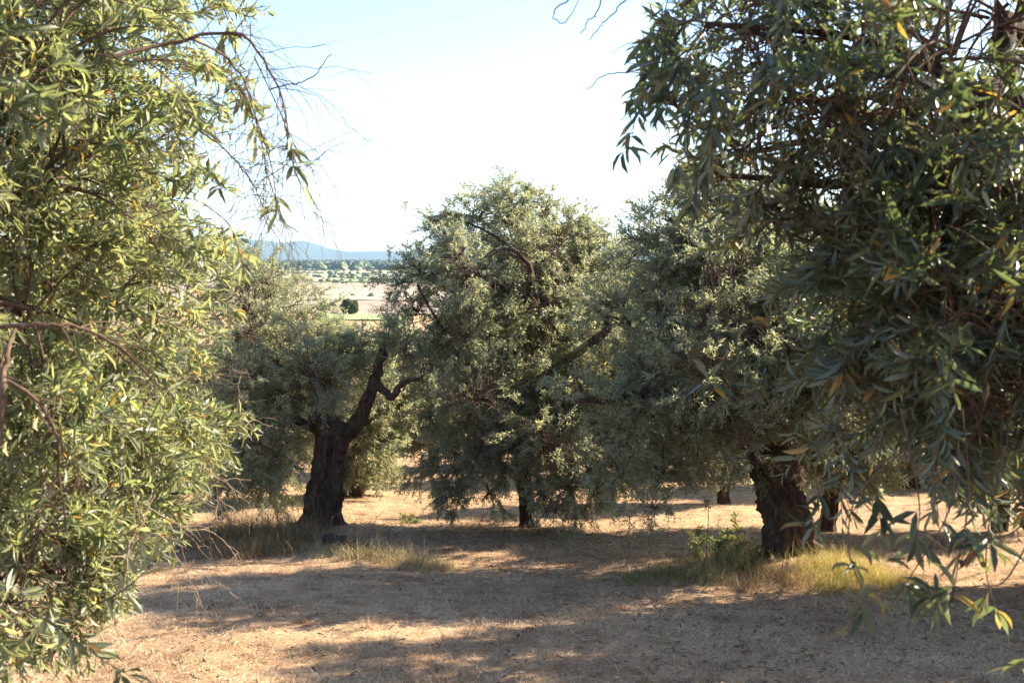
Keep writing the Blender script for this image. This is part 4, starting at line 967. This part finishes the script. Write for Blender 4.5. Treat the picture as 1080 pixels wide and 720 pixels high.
round_tree('smaller dark round tree below the pink field, left of the larger one', 341, 255, 1.6, g)

# mountains: a ridge with depth, its crest read off the photograph
def mountains():
    cpx = np.array([-900, -500, -200, 60, 150, 205, 232, 262, 285, 297, 310, 320, 330, 342, 355, 370, 400, 440, 600, 800, 1000, 1500.0])
    ch = np.array([10, 14, 16, 15, 17, 19.5, 20, 17.5, 16, 14.5, 15.5, 16.2, 14.5, 10.5, 7.5, 6.0, 6.8, 6.6, 5, 6, 4, 3.0])
    m = simple('mountain_scrub', (.045, .06, .035), .95)
    for nd in m.node_tree.nodes:
        if nd.type == 'TEX_NOISE': nd.inputs['Scale'].default_value = .006
    D = 9600.0; nx, ny = 420, 40
    u = np.linspace(-900, 1500, nx); s = np.linspace(-1, 1, ny)
    x = (u - 540) / F * D; y = D + s * 1600
    X, Yv = np.meshgrid(x, y); H = np.interp(u, cpx, ch) * 1.15 / F * D + 26
    prof = np.clip(1 - np.abs(s), 0, 1)**.8
    Z = -27 + H[None] * prof[:, None]
    for a in range(ny):
        for b in range(nx):
            Z[a, b] += (prof[a] * (1 - prof[a]) * 4) * H[b] * .22 * mnoise.noise(Vector((X[a, b] * .0022, Yv[a, b] * .0016, 0))) + prof[a] * H[b] * .03 * mnoise.noise(Vector((X[a, b] * .008, Yv[a, b] * .004, 3)))
    v = np.stack((X, Yv, Z), -1).reshape(-1, 3)
    i = np.arange(ny - 1)[:, None] * nx; j = np.arange(nx - 1)[None]
    f = np.stack((i + j, i + j + 1, i + nx + j + 1, i + nx + j), -1).reshape(-1, 4)
    mb = MB(); mb.add(v, f, 0, .5); tag(mb.build('mountain', m), kind='structure')
mountains()

# ------------------------------------------------------------------ air
HAZE = True
if HAZE:
    m, nt, n, l = new_mat('haze_air')
    pv = n.new('ShaderNodeVolumePrincipled'); pv.inputs['Color'].default_value = (.36, .64, 1.0, 1); pv.inputs['Density'].default_value = 0.55e-4; pv.inputs['Anisotropy'].default_value = .0
    o = n.new('ShaderNodeOutputMaterial'); l.new(pv.outputs[0], o.inputs['Volume'])
    mb = MB(); box(mb, (0, 0, -40), (29600, 29600, 460)); h = mb.build('haze', m); tag(h, kind='stuff')
    h['label'] = 'thin bluish haze over the plain and the hills'; h['category'] = 'haze'

# ------------------------------------------------------------------ light, sky, camera
w = bpy.data.worlds.new('World'); SC.world = w; w.use_nodes = True
nt = w.node_tree; bg = nt.nodes['Background']
sky = nt.nodes.new('ShaderNodeTexSky'); sky.sky_type = 'NISHITA'; sky.sun_disc = False
sky.sun_elevation = R(SUN_EL); sky.sun_rotation = R(SUN_AZ)
sky.altitude = 100; sky.air_density = 0.85; sky.dust_density = 0.7; sky.ozone_density = 1.0
nt.links.new(sky.outputs[0], bg.inputs[0]); bg.inputs[1].default_value = .05
sl = bpy.data.lights.new('sun', 'SUN'); sl.energy = 2.9; sl.angle = R(.53); sl.color = (1.0, .85, .63)
so = bpy.data.objects.new('sun', sl); COL.objects.link(so)
e, a = R(SUN_EL), R(SUN_AZ)
to = Vector((math.cos(e) * math.sin(a), math.cos(e) * math.cos(a), math.sin(e)))
so.rotation_euler = to.to_track_quat('Z', 'Y').to_euler(); so.location = (20, 10, 20)

cam = bpy.data.cameras.new('camera'); co = bpy.data.objects.new('camera', cam); COL.objects.link(co)
cam.sensor_width = 36; cam.lens = 35; cam.clip_start = .05; cam.clip_end = 40000
co.location = EYE; co.rotation_euler = (math.pi / 2 - PITCH, 0, 0)
cam.dof.use_dof = True; cam.dof.focus_distance = 9.0; cam.dof.aperture_fstop = 7.1
SC.camera = co
vs = SC.view_settings; vs.view_transform = 'Standard'; vs.look = 'None'; vs.gamma = 1; vs.exposure = 2.95
SC.view_settings.use_curve_mapping = False
cy = SC.cycles
cy.max_bounces = 10; cy.diffuse_bounces = 8; cy.glossy_bounces = 2; cy.transmission_bounces = 6; cy.transparent_max_bounces = 4; cy.volume_bounces = 0
cy.use_denoising = True; cy.sample_clamp_indirect = 6
